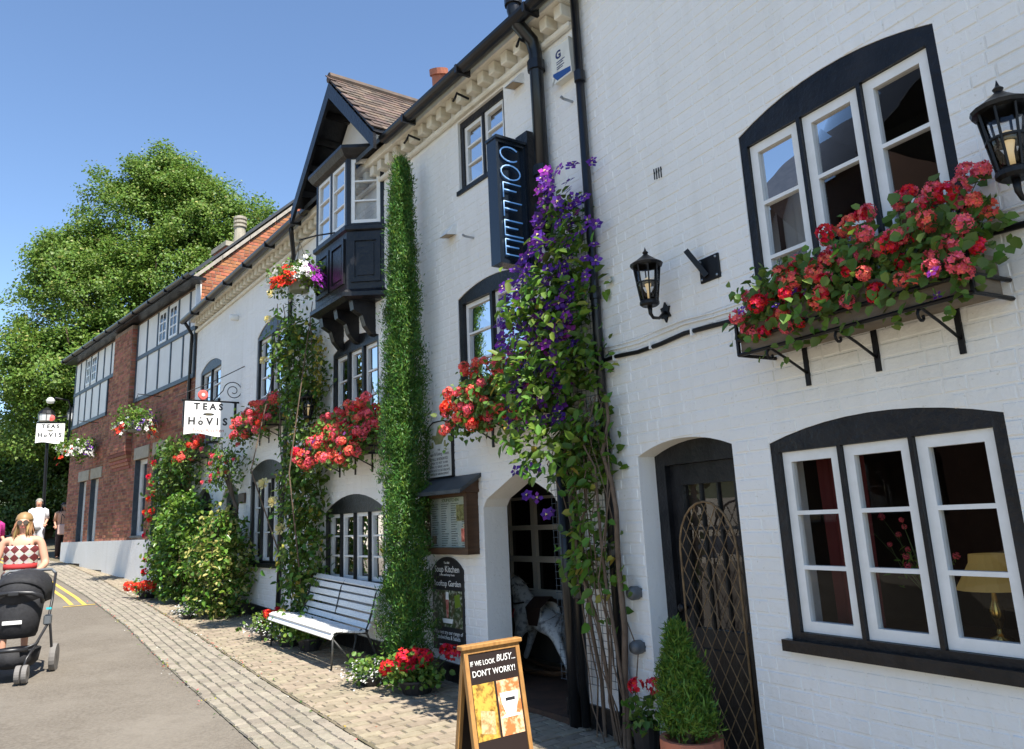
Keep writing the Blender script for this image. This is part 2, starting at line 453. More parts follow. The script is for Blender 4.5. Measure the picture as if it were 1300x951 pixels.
def lay_bricks(wall, a, b, z0, z1, holes, m, d, n_single, near, y=0.0, jit=0.0015, name='brick', mapf=None, rot=None, zf=None):
    rows = []; pitch = 0.075; r = 0
    z = z0
    while z + 0.066 < z1:
        for p, q in free_runs(a, b, z + .033, holes):
            x = p - random.uniform(0.0, .12) - (0.06 if r % 2 else 0); head = r % 2
            while x < q:
                L = 0.112 if head else 0.225
                head = not head
                x0, x1 = max(x + .004, p + .003), min(x + L - .004, q - .003)
                x += L
                if x1 - x0 < 0.03: continue
                if zf and z < zf(x0): continue
                rows.append((x0, x1 - x0, z))
        z += pitch; r += 1
    rows.sort(key=lambda t: abs(t[0] + t[1] / 2 - near[0]) + abs(t[2] - near[1]) * .6)
    M0 = mapf or Matrix.Identity(4)
    me = brick_mesh(name, m, d)
    bs = _base(wall)
    for x0, L, z in rows[:n_single]:
        o = link(name, me, wall)
        mm = M0 @ Matrix.Translation((x0, y + random.uniform(-jit, jit), z + random.uniform(-.0015, .0015))) @ Matrix.Rotation(random.uniform(-.006, .006), 4, 'Y') @ Matrix.Rotation(random.uniform(-.01, .01), 4, 'Z')
        o.matrix_local = Matrix.Translation(-bs) @ mm @ Matrix.Diagonal((L, random.uniform(.75, 1.25), random.uniform(.97, 1.02), 1))
    if rows[n_single:]:
        mb = MB()
        for x0, L, z in rows[n_single:]:
            yy = y + random.uniform(-jit, jit); dd = d * random.uniform(.75, 1.25); h = .0655; e = .005
            vs = [(x0, yy - .002, z), (x0 + L, yy - .002, z), (x0 + L, yy - .002, z + h), (x0, yy - .002, z + h),
                  (x0 + e, yy + dd, z + e), (x0 + L - e, yy + dd, z + e), (x0 + L - e, yy + dd, z + h - e), (x0 + e, yy + dd, z + h - e)]
            vs = [M0 @ Vector(v) for v in vs]
            mb.add(vs, [(4, 5, 6, 7), (0, 1, 5, 4), (1, 2, 6, 5), (2, 3, 7, 6), (3, 0, 4, 7)])
        mb.build(name + 'work', m, wall, kind='stuff')

# ------------------------------------------------------------------ the street (all in the frame of the long white front)
KERB = [(-30, 1.62), (-8, 1.56), (-3, 1.45), (0.3, 1.31), (3.4, 1.13), (7.2, .95), (12.4, .90), (17, 1.06), (22, 1.7), (30, 3.4), (45, 8.0)]
SETT = [(-30, 2.25), (-8, 2.18), (-3, 2.08), (0.8, 1.92), (2.2, 1.85), (5.0, 1.69), (9.9, 1.56), (15.2, 1.72), (22, 2.3), (30, 4.0), (45, 8.6)]
def curve(T, s):
    for (a, p), (b, q) in zip(T, T[1:]):
        if s <= b: return p + (q - p) * (s - a) / (b - a)
    return T[-1][1]
def strip(name, S, f0, f1, dz, m, parent=None):
    mb = MB(); vs = []
    for s in S: vs += [(s, f0(s), gs(s) + dz), (s, f1(s), gs(s) + dz)]
    return mb.add(vs, [(2 * i, 2 * i + 1, 2 * i + 3, 2 * i + 2) for i in range(len(S) - 1)]).build(name, m, parent, F=FC)
SS = list(np.arange(-30, 45.01, 0.5))
o = strip('ground', [-300, -30, -10, 0, 10, 20, 30, 45, 300], lambda s: -300, lambda s: 300, -0.06, mat('earth_and_grass', (0.09, 0.10, 0.045), 0.95, c2=(0.06, 0.085, 0.03), ns=0.8)); o['kind'] = 'structure'
o = strip('road', SS, lambda s: curve(SETT, s) - .01, lambda s: 8.6, 0.0, m_road); o['kind'] = 'structure'
o = strip('unseen_bounce_ground', SS, lambda s: 8.55, lambda s: 40, -0.01, mat('pale_bounce_ground', (0.45, 0.40, 0.32), 0.85, c2=(0.38, 0.335, 0.26), ns=1.5)); o['kind'] = 'structure'  # unseen pale ground added to bounce sunlight onto the shaded white walls
pavement = strip('pavement', SS, lambda s: -6.0, lambda s: curve(KERB, s), 0.018, m_pjoint); pavement['kind'] = 'structure'
channel = strip('sett_channel', SS, lambda s: curve(KERB, s) - .02, lambda s: curve(SETT, s), 0.008, m_sjoint); channel['kind'] = 'structure'
# pavers laid in rows across the pavement
def paver_mesh(name, m, h, bev=.012):
    vs = [(-.5, -.5, 0), (.5, -.5, 0), (.5, .5, 0), (-.5, .5, 0)]
    vs += [(x * (1 - 2 * bev * 4), y * (1 - 2 * bev * 4), h) for x, y, _ in vs]
    me = bpy.data.meshes.new(name)
    me.from_pydata(vs, [], [(4, 5, 6, 7), (0, 1, 5, 4), (1, 2, 6, 5), (2, 3, 7, 6), (3, 0, 4, 7)]); me.materials.append(m); return me
def lay(name, cells, parent, m, h, near, n_single):
    me = paver_mesh(name, m, h)
    cells.sort(key=lambda c: math.hypot(c[0] - near[0], c[1] - near[1]))
    for s, y, l, w in cells[:n_single]:
        p = link(name, me, parent)
        p.matrix_local = Matrix.Translation((s, y, gs(s) + .008 + random.uniform(-.003, .004))) @ Matrix.Rotation(-math.atan(.0335) + random.uniform(-.012, .012), 4, 'Y') @ Matrix.Rotation(random.uniform(-.012, .012), 4, 'X') @ Matrix.Rotation(random.uniform(-.02, .02), 4, 'Z') @ Matrix.Diagonal((l, w, 1, 1))
    mb = MB()
    for s, y, l, w in cells[n_single:]:
        z = gs(s) + .008 + random.uniform(-.002, .002); a = random.uniform(-.003, .003); e = .07; sl = .0335 + (.022 if s > 10 else 0)
        L2, W2 = l / 2, w / 2
        vs = [(s + i * L2, y + j * W2, z + i * L2 * sl) for i, j in ((-1, -1), (1, -1), (1, 1), (-1, 1))]
        vs += [(s + i * L2 * (1 - e), y + j * W2 * (1 - e), z + h + i * L2 * sl + a * i * j) for i, j in ((-1, -1), (1, -1), (1, 1), (-1, 1))]
        mb.add(vs, [(4, 5, 6, 7), (0, 1, 5, 4), (1, 2, 6, 5), (2, 3, 7, 6), (3, 0, 4, 7)])
    if mb.f: mb.build(name + '_field', m, parent, kind='stuff')
cells = []
s = -6.0; r = 0
while s < 16:
    y = -1.6 + (0.1 if r % 2 else 0) if s < -2 else (-.1 + (0.1 if r % 2 else 0))
    k = curve(KERB, s)
    while y < k - .05:
        w = .2 * random.uniform(.94, 1.05)
        y1 = min(y + w, k - .01)
        fr = FR.inverted() @ (FC @ Vector((s, (y + y1) / 2, 0)))
        if s > -3.5 or fr.y > -.05: cells.append((s, (y + y1) / 2, .1 - .008, y1 - y - .008))
        y += w
    s += .1; r += 1
lay('paver', cells, pavement, m_pave, .018, (-4.2, 1.2), 300)
cells = []
for r in range(6):
    s = -9.0 + random.random() * .1
    while s < 20:
        l = random.uniform(.09, .17)
        a, b = curve(KERB, s), curve(SETT, s); w = (b - a) / 6
        cells.append((s + l / 2, a + (r + .5) * w + random.uniform(-.008, .008), l - random.uniform(.008, .02), w - random.uniform(.008, .02)))
        s += l
lay('granite_sett', cells, channel, m_sett, .012, (-1.0, 2.0), 300)
# double yellow lines up the street
for d, s0 in ((0.14, 8.3), (0.33, 8.5)):
    S = list(np.arange(s0, 26, .7))
    o = strip('yellow_line', S, lambda s: curve(SETT, s) + d, lambda s: curve(SETT, s) + d + .07, .004, m_yel); o['kind'] = 'structure'
o = strip('yellow_line', [8.22, 8.29], lambda s: curve(SETT, s) + .02, lambda s: curve(SETT, s) + .52, .008, m_yel); o['kind'] = 'structure'

# ------------------------------------------------------------------ houses
def window(house, s0, s1, z0, zs, za, lights, rows, holes, fw=.06, y=-.05, sill=.08, head=.03, room=1.5, mw=.035, sillout=.05, frame_m=None, sash_m=None, rm=None, st=.045, bar=.02, sillm=None, sr=.02, gm=None):
    fm = frame_m or m_black; sm = sash_m or m_white
    op = arch(s0, s1, z0, zs, za) if za > zs else [(s0, z0), (s1, z0), (s1, zs), (s0, zs)]
    holes.append(op)
    zt = zs - head; a, b = s0 + fw, s1 - fw; n = lights
    lw = (b - a - mw * (n - 1)) / n
    rects = [(a + i * (lw + mw), a + i * (lw + mw) + lw) for i in range(n)]
    mb = MB().slab(op, [[(p, z0 + sill), (q, z0 + sill), (q, zt), (p, zt)] for p, q in rects], y, y - .08 - sr)
    w = mb.build('window', fm, house)
    MB().box((s0 - .03, y - .09, z0 - .012), (s1 + .03, sillout, z0 + sill * .55)).build('sill', sillm or fm, w)
    for p, q in rects:
        hs = []; zb = z0 + sill + st; ztt = zt - st; ph = (ztt - zb - bar * (rows - 1)) / rows
        for i in range(rows): hs.append((p + st, zb + i * (ph + bar), q - st, zb + i * (ph + bar) + ph))
        MB().slab([(p + .002, z0 + sill + .002), (q - .002, z0 + sill + .002), (q - .002, zt - .002), (p + .002, zt - .002)],
                  [[(h[0], h[1]), (h[2], h[1]), (h[2], h[3]), (h[0], h[3])] for h in hs], y - sr, y - sr - .04).build('sash', sm, w)
        for h in hs:
            t1, t2 = random.uniform(-.003, .003), random.uniform(-.003, .003)
            yy = y - sr - .022
            MB().add([(h[0], yy + t1, h[1]), (h[2], yy - t1, h[1]), (h[2], yy + t2, h[3]), (h[0], yy - t2, h[3])], [(0, 1, 2, 3)]).build('pane', gm or m_glass, w)
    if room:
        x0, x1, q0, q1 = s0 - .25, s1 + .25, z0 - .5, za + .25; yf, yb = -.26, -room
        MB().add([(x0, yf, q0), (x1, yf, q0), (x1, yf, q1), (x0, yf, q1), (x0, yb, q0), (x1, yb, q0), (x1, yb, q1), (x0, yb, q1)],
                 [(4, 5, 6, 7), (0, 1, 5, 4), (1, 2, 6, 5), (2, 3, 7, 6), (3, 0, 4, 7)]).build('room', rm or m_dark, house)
    return w
def gutter(house, F_s0, F_s1, z, y, r=.062, m=None):
    mb = MB(); vs = []; n = 8
    for s in (F_s0, F_s1):
        for j in range(n + 1):
            a = math.pi + math.pi * j / n
            vs.append((s, y + r * math.cos(a), z + r * math.sin(a)))
        for j in range(n, -1, -1):
            a = math.pi + math.pi * j / n
            vs.append((s, y + (r - .008) * math.cos(a), z + (r - .008) * math.sin(a)))
    k = 2 * (n + 1)
    fs = [(j, (j + 1) % k, (j + 1) % k + k, j + k) for j in range(k)]
    fs += [tuple(range(k)), tuple(range(k, 2 * k))]
    mb.add(vs, fs)
    g = mb.build('gutter', m or m_plast, house, smooth=False)
    L = abs(F_s1 - F_s0)
    for i in range(int(L / 1.1) + 1):
        s = min(F_s0, F_s1) + .3 + i * 1.1
        if s < max(F_s0, F_s1): MB().box((s, y - r - .02, z - r - .012), (s + .03, y + r + .008, z + .004)).build('gutter_bracket', m_plast, g)
    return g
def pipe(house, pts, r, n=10, collars=(), name='downpipe'):
    p = MB().tube(pts, r, n).build(name, m_plast, house, smooth=True)
    for (x, y, z) in collars:
        MB().lathe([(r * 1.0, -.05), (r * 1.28, -.045), (r * 1.28, .045), (r * 1.0, .05)], (x, y, z), 12).build('pipe_collar', m_plast, p, smooth=False)
    return p
def roof_slab(house, s0, s1, y0, z0, depth, slope, m, t=.06):
    y1 = y0 - depth; z1 = z0 + depth * slope
    mb = MB().add([(s0, y0, z0), (s1, y0, z0), (s1, y1, z1), (s0, y1, z1), (s0, y0, z0 + t), (s1, y0, z0 + t), (s1, y1, z1 + t), (s0, y1, z1 + t)],
                  [(0, 3, 2, 1), (4, 5, 6, 7), (0, 1, 5, 4), (1, 2, 6, 5), (2, 3, 7, 6), (3, 0, 4, 7)])
    y2 = y1 - depth
    mb.add([(s0, y1, z1 + t), (s1, y1, z1 + t), (s1, y2, z0 + t), (s0, y2, z0 + t)], [(0, 1, 2, 3)])
    return mb.build('roof', m, house)
def curtain(F, s0, s1, z0, z1, y, m, label, n=28, amp=.025, cat='curtain', group=None, gather=0.0):
    vs = []
    ph = random.random() * 6
    for i in range(n + 1):
        t = i / n
        for z, kk in ((z0, 1.0), ((z0 + z1) / 2, 1.0), (z1, 1.0)):
            yy = y + amp * math.sin(t * n * 1.35 + ph) + amp * .5 * math.sin(t * 9 + z * 2)
            sh = gather * (z1 - z) / (z1 - z0)
            vs.append((s0 + (s1 - s0) * (t * (1 - sh)), yy, z))
    fs = []
    for i in range(n):
        for j in range(2): a = i * 3 + j; fs.append((a, a + 3, a + 4, a + 1))
    o = MB().add(vs, fs).build('curtain', m, None, smooth=True, F=F)
    return tag(o, label, cat, group)

# ---- white house on the right
HR = thing('white_house', 'white painted brick house with two large three-light windows and a black door', 'house', FR, (0, 0, gF(FR, 0)))
hr = []
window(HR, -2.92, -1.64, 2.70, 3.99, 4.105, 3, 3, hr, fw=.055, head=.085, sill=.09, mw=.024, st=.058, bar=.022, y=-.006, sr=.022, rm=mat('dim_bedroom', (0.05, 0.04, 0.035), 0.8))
window(HR, -2.915, -1.60, 1.00, 2.10, 2.19, 3, 3, hr, fw=.06, head=.055, sill=.085, mw=.024, st=.058, bar=.022, y=-.006, sr=.022, room=2.2, gm=m_dglass)
door_r = arch(-1.31, -.40, -.3, 2.13, 2.215)
hr.append(door_r)
outer = [(.0, -.4), (-7.5, -.4), (-7.5, 6.15), (.0, 6.15)]
wallR = MB().slab(outer, hr, 0, -.26).build('wall', m_wall, HR)
lay_bricks(wallR, -3.62, -.02, .12, 6.1, hr, m_wall, .0040, 300, (-3.1, 3.0), jit=.0012)
# projecting black base course
MB().slab([(.0, -.3), (-.40, -.3), (-.40, gF(FR, 0) + .2), (0, gF(FR, 0) + .2)], [], .025, 0).build('plinth', m_black, HR)
MB().slab([(-1.31, -.3), (-7.5, -.3), (-7.5, gF(FR, -3) + .12), (-1.31, gF(FR, -1.3) + .2)], [], .025, 0).build('plinth', m_black, HR)
roof_slab(HR, .1, -7.6, .12, 6.12, 3.2, 1.0, m_slate)
gutter(HR, .1, -7.5, 6.14, .18)
MB().box((-7.5, 0, 6.02), (.0, .10, 6.1)).build('soffit', m_white, HR)
# door: black frame, glazed dark leaf set back in the reveal
fr = [(-1.24, -.3), (-1.20, -.3), (-1.20, 2.06), (-.53, 2.06), (-.53, -.3), (-.40, -.3), (-.40, 2.12)] 
dr = MB().slab(arch(-1.31, -.40, -.3, 2.13, 2.215), [[(-1.22, -.2), (-.50, -.2), (-.50, 2.06), (-1.22, 2.06)]], -.15, -.24).build('door', m_black, HR)
MB().slab([(-1.218, -.2), (-.502, -.2), (-.502, 2.058), (-1.218, 2.058)], [[(-1.10, 1.0), (-.62, 1.0), (-.62, 1.92), (-1.10, 1.92)]], -.19, -.235).build('door_leaf', m_black, dr)
MB().add([(-1.10, -.215, 1.0), (-.62, -.213, 1.0), (-.62, -.217, 1.92), (-1.10, -.215, 1.92)], [(0, 1, 2, 3)]).build('pane', m_dglass, dr)
for i in range(1, 3): MB().box((-1.10 + i * .16 - .008, -.225, 1.0), (-1.10 + i * .16 + .008, -.200, 1.92)).build('glazing_bar', m_black, dr)
MB().box((-1.10, -.224, 1.62), (-.62, -.201, 1.64)).build('glazing_bar', m_black, dr)
MB().box((-1.08, -.19, .28), (-.64, -.178, .88)).build('door_panel', m_black, dr, bevel=.006)
MB().lathe([(.012, 0), (.012, .03), (.026, .04), (.03, .055), (.02, .07)], (-.56, -.19, 1.12), 12, M=Matrix.Rotation(rad(-90), 3, 'X').to_4x4()).build('door_knob', m_blackm, dr, smooth=True)
MB().box((-1.36, -.26, gF(FR, -.8) - .3), (-.36, .12, gF(FR, -.8) + .06)).build('doorstep', m_stone, HR, bevel=.012)
MB().box((-1.4, -1.6, -.3), (-.3, -.26, 2.4)).build('room', m_dark, HR)  # solid dark block standing in for the unlit space behind the door
# four-slot vent
for i in range(4): MB().box((-.925 + i * .024, -.002, 4.03 + i * .004), (-.917 + i * .024, .0085, 4.11 + i * .004)).build('vent_slot', m_print_k, HR)
# cable runs
for z, r, y in ((2.87, .016, .02), (2.935, .007, .012), (2.965, .006, .012)):
    pts = [(-.02 - i * .25, y + .004 * math.sin(i * 2), z + .012 * math.sin(i * 1.7 + z * 9)) for i in range(30)]
    MB().tube(pts, r, 6).build('cable', m_blackm if r > .01 else m_wall, HR, smooth=True)
for i in range(9): MB().box((-.25 - i * .42, 0, 2.848), (-.265 - i * .42, .042, 2.895)).build('cable_clip', m_wall, HR)

# ---- long white house with the bay
HC = thing('coffee_house', 'long white painted house with a black bay window, dormer gable and arched passage', 'house', FC, (0, 0, gs(0)))
hc = []
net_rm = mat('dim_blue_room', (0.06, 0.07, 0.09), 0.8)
window(HC, -2.40, -1.57, 4.98, 5.775, 5.775, 2, 3, hc, fw=.055, sill=.06, head=.07, y=-.03, mw=.03, sillout=.02)
window(HC, -2.60, -1.47, 2.86, 3.89, 3.985, 2, 3, hc, fw=.07, head=.06, y=-.01, mw=.04, sr=.04)
window(HC, .30, 1.65, 2.86, 3.93, 4.06, 3, 3, hc, fw=.06, head=.05, y=-.01, mw=.05, sr=.04)
window(HC, .18, 1.86, 1.05, 1.93, 2.12, 4, 3, hc, fw=.06, head=.03, y=-.01, mw=.02, sr=.04)
window(HC, 3.44, 4.78, 3.72, 4.83, 5.02, 2, 3, hc, fw=.06, head=.05, y=-.012, mw=.04, sr=.045)
window(HC, 3.47, 4.93, 1.22, 2.66, 2.80, 3, 3, hc, fw=.06, head=.16, y=-.012, mw=.03, sr=.045)
window(HC, 6.86, 8.30, 4.10, 4.86, 5.01, 2, 2, hc, fw=.06, head=.05, y=-.012, mw=.04, sr=.045)
arch_c = [(-2.87, -.2), (-1.80, -.2), (-1.80, 1.86), (-1.86, 1.93), (-2.36, 2.145), (-2.81, 1.93), (-2.87, 1.86)]
hc.append(arch_c)
for a, b in ((5.52, 6.5), (7.15, 8.25)):
    op = arch(a, b, .2, 2.3, 2.55); hc.append(op)
    d = MB().slab(op, [[(a + .12, .45), (b - .12, .45), (b - .12, 2.2), (a + .12, 2.2)]], -.08, -.2).build('door', m_black, HC)
    MB().box((a + .13, -.2, .3), (b - .13, -.14, 2.2)).build('door_leaf', m_black, d)
    for i in range(4): MB().box((a + .15 + i * (b - a - .3) / 4, -.14, .5), (a + .13 + (i + 1) * (b - a - .3) / 4, -.13, 2.15)).build('door_board', m_black, d)
outer = [(-3.453, -.4), (8.70, -.2), (8.70, 6.15), (-3.453, 6.15)]
wallC = MB().slab(outer, hc, 0, -.26).build('wall', m_wall, HC)
lay_bricks(wallC, -3.44, 8.69, .3, 5.76, hc, m_wall, .0030, 300, (-2.9, 2.4), jit=.0012)
for a, b in ((-3.453, -2.87), (-1.80, 5.52), (6.5, 7.15), (8.25, 8.70)):
    n = max(1, int((b - a) / 1.2)); 
    pts = [(a + (b - a) * i / n, gs(a + (b - a) * i / n) + .19) for i in range(n + 1)]
    MB().slab([(a, -.3), (b, -.3)] + pts[::-1], [], .022, 0).build('plinth', m_black, HC)
# eaves cornice
MB().box((-3.45, 0, 5.795), (8.72, .055, 5.85)).build('cornice_moulding', m_cream, HC, bevel=.012)
MB().box((-3.45, 0, 6.00), (8.72, .17, 6.10)).build('cornice_band', m_cream, HC, bevel=.01)
dm = None
for i in range(60):
    s = -3.40 + i * .2
    if -0.6 < s < 2.1 and False: continue
    if dm is None:
        dm = MB().box((-.05, 0, -.06), (.05, .13, .06)).build('dentil', m_cream, HC, bevel=.008)
        dm.location = Vector((s, 0, 5.935)) - _base(HC); dm.data.transform(Matrix.Translation(_base(HC)))
    else: place('dentil', dm.data, HC, (s, 0, 5.935), (0, 0, random.uniform(-.03, .03)))
gutter(HC, -3.55, -.46, 6.03, .29, .07)
gutter(HC, 2.03, 8.78, 6.03, .29, .07)
for s in (-3.0, -1.95, -.95):
    MB().tube([(s, .1, 5.84), (s, .24, 5.86), (s, .26, 5.80), (s - .09, .34, 5.70)], .012, 6).build('eaves_hook', m_blackm, HC)
# main roof, left open where the dormer stands
roof_slab(HC, -3.5, 8.75, .27, 6.06, 3.4, 1.0, m_slate)
# oriel bay
bay_pts = [(.12, 0.0), (.40, .36), (1.36, .36), (1.64, 0.0)]
def bay_ring(off, z):
    c = (.88, 0)
    return [(.12 - off, 0.0, z), (.40 - off * .55, .36 + off, z), (1.36 + off * .55, .36 + off, z), (1.64 + off, 0.0, z)]
bay = MB()
def ring_solid(mb, rings):
    vs = [p for r_ in rings for p in r_]; fs = []
    for i in range(len(rings) - 1):
        for j in range(3): a = i * 4 + j; fs.append((a, a + 1, a + 5, a + 4))
    fs.append((3, 2, 1, 0)); o_ = (len(rings) - 1) * 4; fs.append((o_, o_ + 1, o_ + 2, o_ + 3))
    return mb.add(vs, fs)
ring_solid(bay, [bay_ring(-.02, 4.33), bay_ring(.06, 4.36), bay_ring(.06, 4.41), bay_ring(0, 4.46), bay_ring(0, 5.17), bay_ring(.035, 5.19), bay_ring(.035, 5.24), bay_ring(0, 5.26)])
bay_o = bay.build('bay_window', m_black, HC)
bt = MB(); ring_solid(bt, [bay_ring(0, 6.12), bay_ring(.05, 6.15), bay_ring(.10, 6.22), bay_ring(.10, 6.26), bay_ring(-.1, 6.36)]); bt.build('bay_cornice', m_black, bay_o)
for (a, b), nl in zip(zip(bay_pts, bay_pts[1:]), (1, 2, 1)):
    av, bv = Vector((*a, 0)), Vector((*b, 0)); L = (bv - av).length; d = (bv - av) / L; nn = Vector((-d.y, d.x, 0))
    if nn.y < 0: nn = -nn
    mp = lambda x, y, z, av=av, d=d, nn=nn: tuple(av + d * x + nn * y + Vector((0, 0, z)))
    lw = (L - .05 * (nl + 1)) / nl
    rects = [(.05 + i * (lw + .05), .05 + i * (lw + .05) + lw) for i in range(nl)]
    MB().slab([(0, 5.24), (L, 5.24), (L, 6.14), (0, 6.14)], [[(p, 5.28), (q, 5.28), (q, 6.11), (p, 6.11)] for p, q in rects], 0, -.07, map=mp).build('bay_frame', m_black, bay_o)
    for p, q in rects:
        st = .045; zb, zt = 5.28 + st, 6.11 - st; ph = (zt - zb - .04) / 3
        hs = [(p + st, zb + i * (ph + .02), q - st, zb + i * (ph + .02) + ph) for i in range(3)]
        MB().slab([(p, 5.28), (q, 5.28), (q, 6.11), (p, 6.11)], [[(h[0], h[1]), (h[2], h[1]), (h[2], h[3]), (h[0], h[3])] for h in hs], -.008, -.05, map=mp).build('sash', m_white, bay_o)
        for h in hs: MB().add([mp(h[0], -.03, h[1]), mp(h[2], -.03, h[1]), mp(h[2], -.033, h[3]), mp(h[0], -.029, h[3])], [(0, 1, 2, 3)]).build('pane', m_glass, bay_o)
    for p, q in rects:
        MB().slab([(p, 4.54), (q, 4.54), (q, 5.10), (p, 5.10)], [[(p + .05, 4.59), (q - .05, 4.59), (q - .05, 5.05), (p + .05, 5.05)]], .022, -.001, map=mp).build('bay_panel', m_black, bay_o)
        MB().slab([(p + .08, 4.62), (q - .08, 4.62), (q - .08, 5.02), (p + .08, 5.02)], [], .014, -.001, map=mp).build('bay_panel', m_black, bay_o, bevel=0)
for s in (.42, .88, 1.34):
    MB().slab([(0, 4.33), (.30, 4.33), (.28, 4.22), (.17, 4.16), (.13, 4.04), (.05, 3.95), (0, 3.93)], [], s - .05, s + .05, back=True, map=lambda x, y, z: (y, x, z)).build('bay_corbel', m_black, bay_o)
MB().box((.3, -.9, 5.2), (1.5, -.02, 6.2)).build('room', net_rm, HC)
# dormer gable above the bay
CXD, ZR, ZF, HW = .80, 7.36, 6.13, 1.22
dorm = MB().slab([(CXD - HW + .05, 6.15), (CXD + HW - .05, 6.15), (CXD, ZR - .06)], [], .03, -.06).build('dormer_gable', m_wall, HC)
sl = (ZR - ZF) / HW
for sg in (-1, 1):
    def P(t, y, dz): return (CXD + sg * HW * t, y, ZR - (ZR - ZF) * t + dz)
    MB().add([P(0, .42, 0), P(1.04, .42, 0), P(1.04, -1.3, 0), P(0, -1.3, 0), P(0, .42, .05), P(1.04, .42, .05), P(1.04, -1.3, .05), P(0, -1.3, .05)],
             [(0, 3, 2, 1), (4, 5, 6, 7), (0, 1, 5, 4), (1, 2, 6, 5), (2, 3, 7, 6), (3, 0, 4, 7)]).build('dormer_roof', m_black, HC)
    MB().add([P(0, .44, -.02), P(1.06, .44, -.02), P(1.06, .40, -.02), P(0, .40, -.02), P(0, .44, -.24), P(1.06, .44, -.20), P(1.06, .40, -.20), P(0, .40, -.24)],
             [(0, 3, 2, 1), (4, 5, 6, 7), (0, 1, 5, 4), (1, 2, 6, 5), (2, 3, 7, 6), (3, 0, 4, 7)]).build('bargeboard', m_black, HC)
    for i in range(4): MB().bar(P(.22 + .22 * i, .40, -.06), P(.22 + .22 * i, .0, -.06), .05, .09).build('purlin_end', m_black, HC)
    tm = None
    if sg < 0:
        rows_n, cols_n = 15, 12
        ang = math.atan2(ZR - ZF, HW)
        tmesh = bpy.data.meshes.new('roof_tile'); tb = MB().box((-.078, 0, 0), (.078, .21, .016)); tmesh.from_pydata(tb.v, [], tb.f); tmesh.materials.append(m_tile)
        for r_ in range(rows_n):
            t = 1.05 - r_ * (1.05 / rows_n)
            for c_ in range(cols_n):
                y = .38 - c_ * .162 - (.08 if r_ % 2 else 0)
                x_, _, z_ = P(t, y, .055)
                if z_ < 6.06 + (.27 - y) * 1.0 - .1: continue
                q = link('roof_tile', tmesh, HC)
                q.matrix_local = Matrix.Translation(Vector((x_, y, z_)) - _base(HC)) @ Matrix.Rotation(-math.pi / 2, 4, 'Z') @ Matrix.Rotation(ang - .07 + random.uniform(-.02, .02), 4, 'X') @ Matrix.Rotation(random.uniform(-.02, .02), 4, 'Z')
    # tiles run up the slope
MB().tube([(CXD, .44, ZR + .05), (CXD, -1.25, ZR + .05)], .07, 8).build('ridge_tile', m_tile, HC)
# passage behind the arch
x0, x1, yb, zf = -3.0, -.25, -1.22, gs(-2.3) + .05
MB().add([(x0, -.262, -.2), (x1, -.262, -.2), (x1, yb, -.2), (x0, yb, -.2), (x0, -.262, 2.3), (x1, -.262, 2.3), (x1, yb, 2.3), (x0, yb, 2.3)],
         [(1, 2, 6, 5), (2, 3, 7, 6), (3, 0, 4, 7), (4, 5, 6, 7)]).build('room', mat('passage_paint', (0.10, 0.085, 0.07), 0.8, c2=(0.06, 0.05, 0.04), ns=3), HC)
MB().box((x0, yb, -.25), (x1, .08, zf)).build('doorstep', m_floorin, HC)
cols_, rows_ = (-1.43, -.96), (1.02, 1.35, 1.67)
iw = MB().slab([(-1.52, .94), (-.44, .94), (-.44, 1.97), (-1.52, 1.97)], [[(a, z), (a + .40, z), (a + .40, z + .27), (a, z + .27)] for a in cols_ for z in rows_], yb + .07, yb + .005).build('inner_window', mat('cream_inner_paint', (0.62, 0.56, 0.47), 0.5), HC)
m_dpane = mat('dark_pane', (0.008, 0.007, 0.006), 0.08)
for a in cols_:
    for z in rows_: MB().add([(a, yb + .03, z), (a + .40, yb + .03, z), (a + .40, yb + .028, z + .27), (a, yb + .031, z + .27)], [(0, 1, 2, 3)]).build('pane', m_dpane, iw)
# rainwater pipes at the joint of the two white houses and further along
pipe(HC, [(-3.02, .30, 6.6), (-3.02, .30, 6.10), (-3.02, .26, 5.98), (-3.03, .12, 5.86), (-3.03, .09, 5.75), (-3.03, .09, 4.05)], .062, 12, [(-3.03, .09, 5.62), (-3.03, .09, 4.62), (-3.03, .09, 4.28), (-3.02, .30, 6.2)])
pipe(HC, [(-3.03, .09, 4.28), (-3.03, .09, 3.98), (-3.05, .09, 3.93), (-3.14, .09, 3.9), (-3.17, .09, 3.85), (-3.17, .09, gs(-3) + .05)], .035, 10, [(-3.17, .09, 2.9), (-3.17, .09, 1.2)])
pipe(HC, [(-3.56, .07, 6.7), (-3.56, .07, gs(-3.5) + .02)], .036, 10, [(-3.56, .07, 5.25), (-3.56, .07, 3.4), (-3.56, .07, 1.5)])
pipe(HC, [(-3.02, .06, 2.35), (-3.02, .06, gs(-3))], .05, 10)
pipe(HC, [(2.55, .27, 5.98), (2.65, .22, 5.86), (2.95, .08, 5.72), (3.10, .06, 5.60), (3.12, .06, 4.2), (3.25, .06, 2.5), (3.38, .06, gs(3.4) + .05)], .034, 8, [(3.12, .06, 4.4)])
pipe(HC, [(8.68, .27, 5.98), (8.68, .2, 5.88), (8.84, .08, 5.78), (8.9, .07, 5.6), (8.98, .07, 3.0), (9.0, .08, gs(9))], .034, 8)

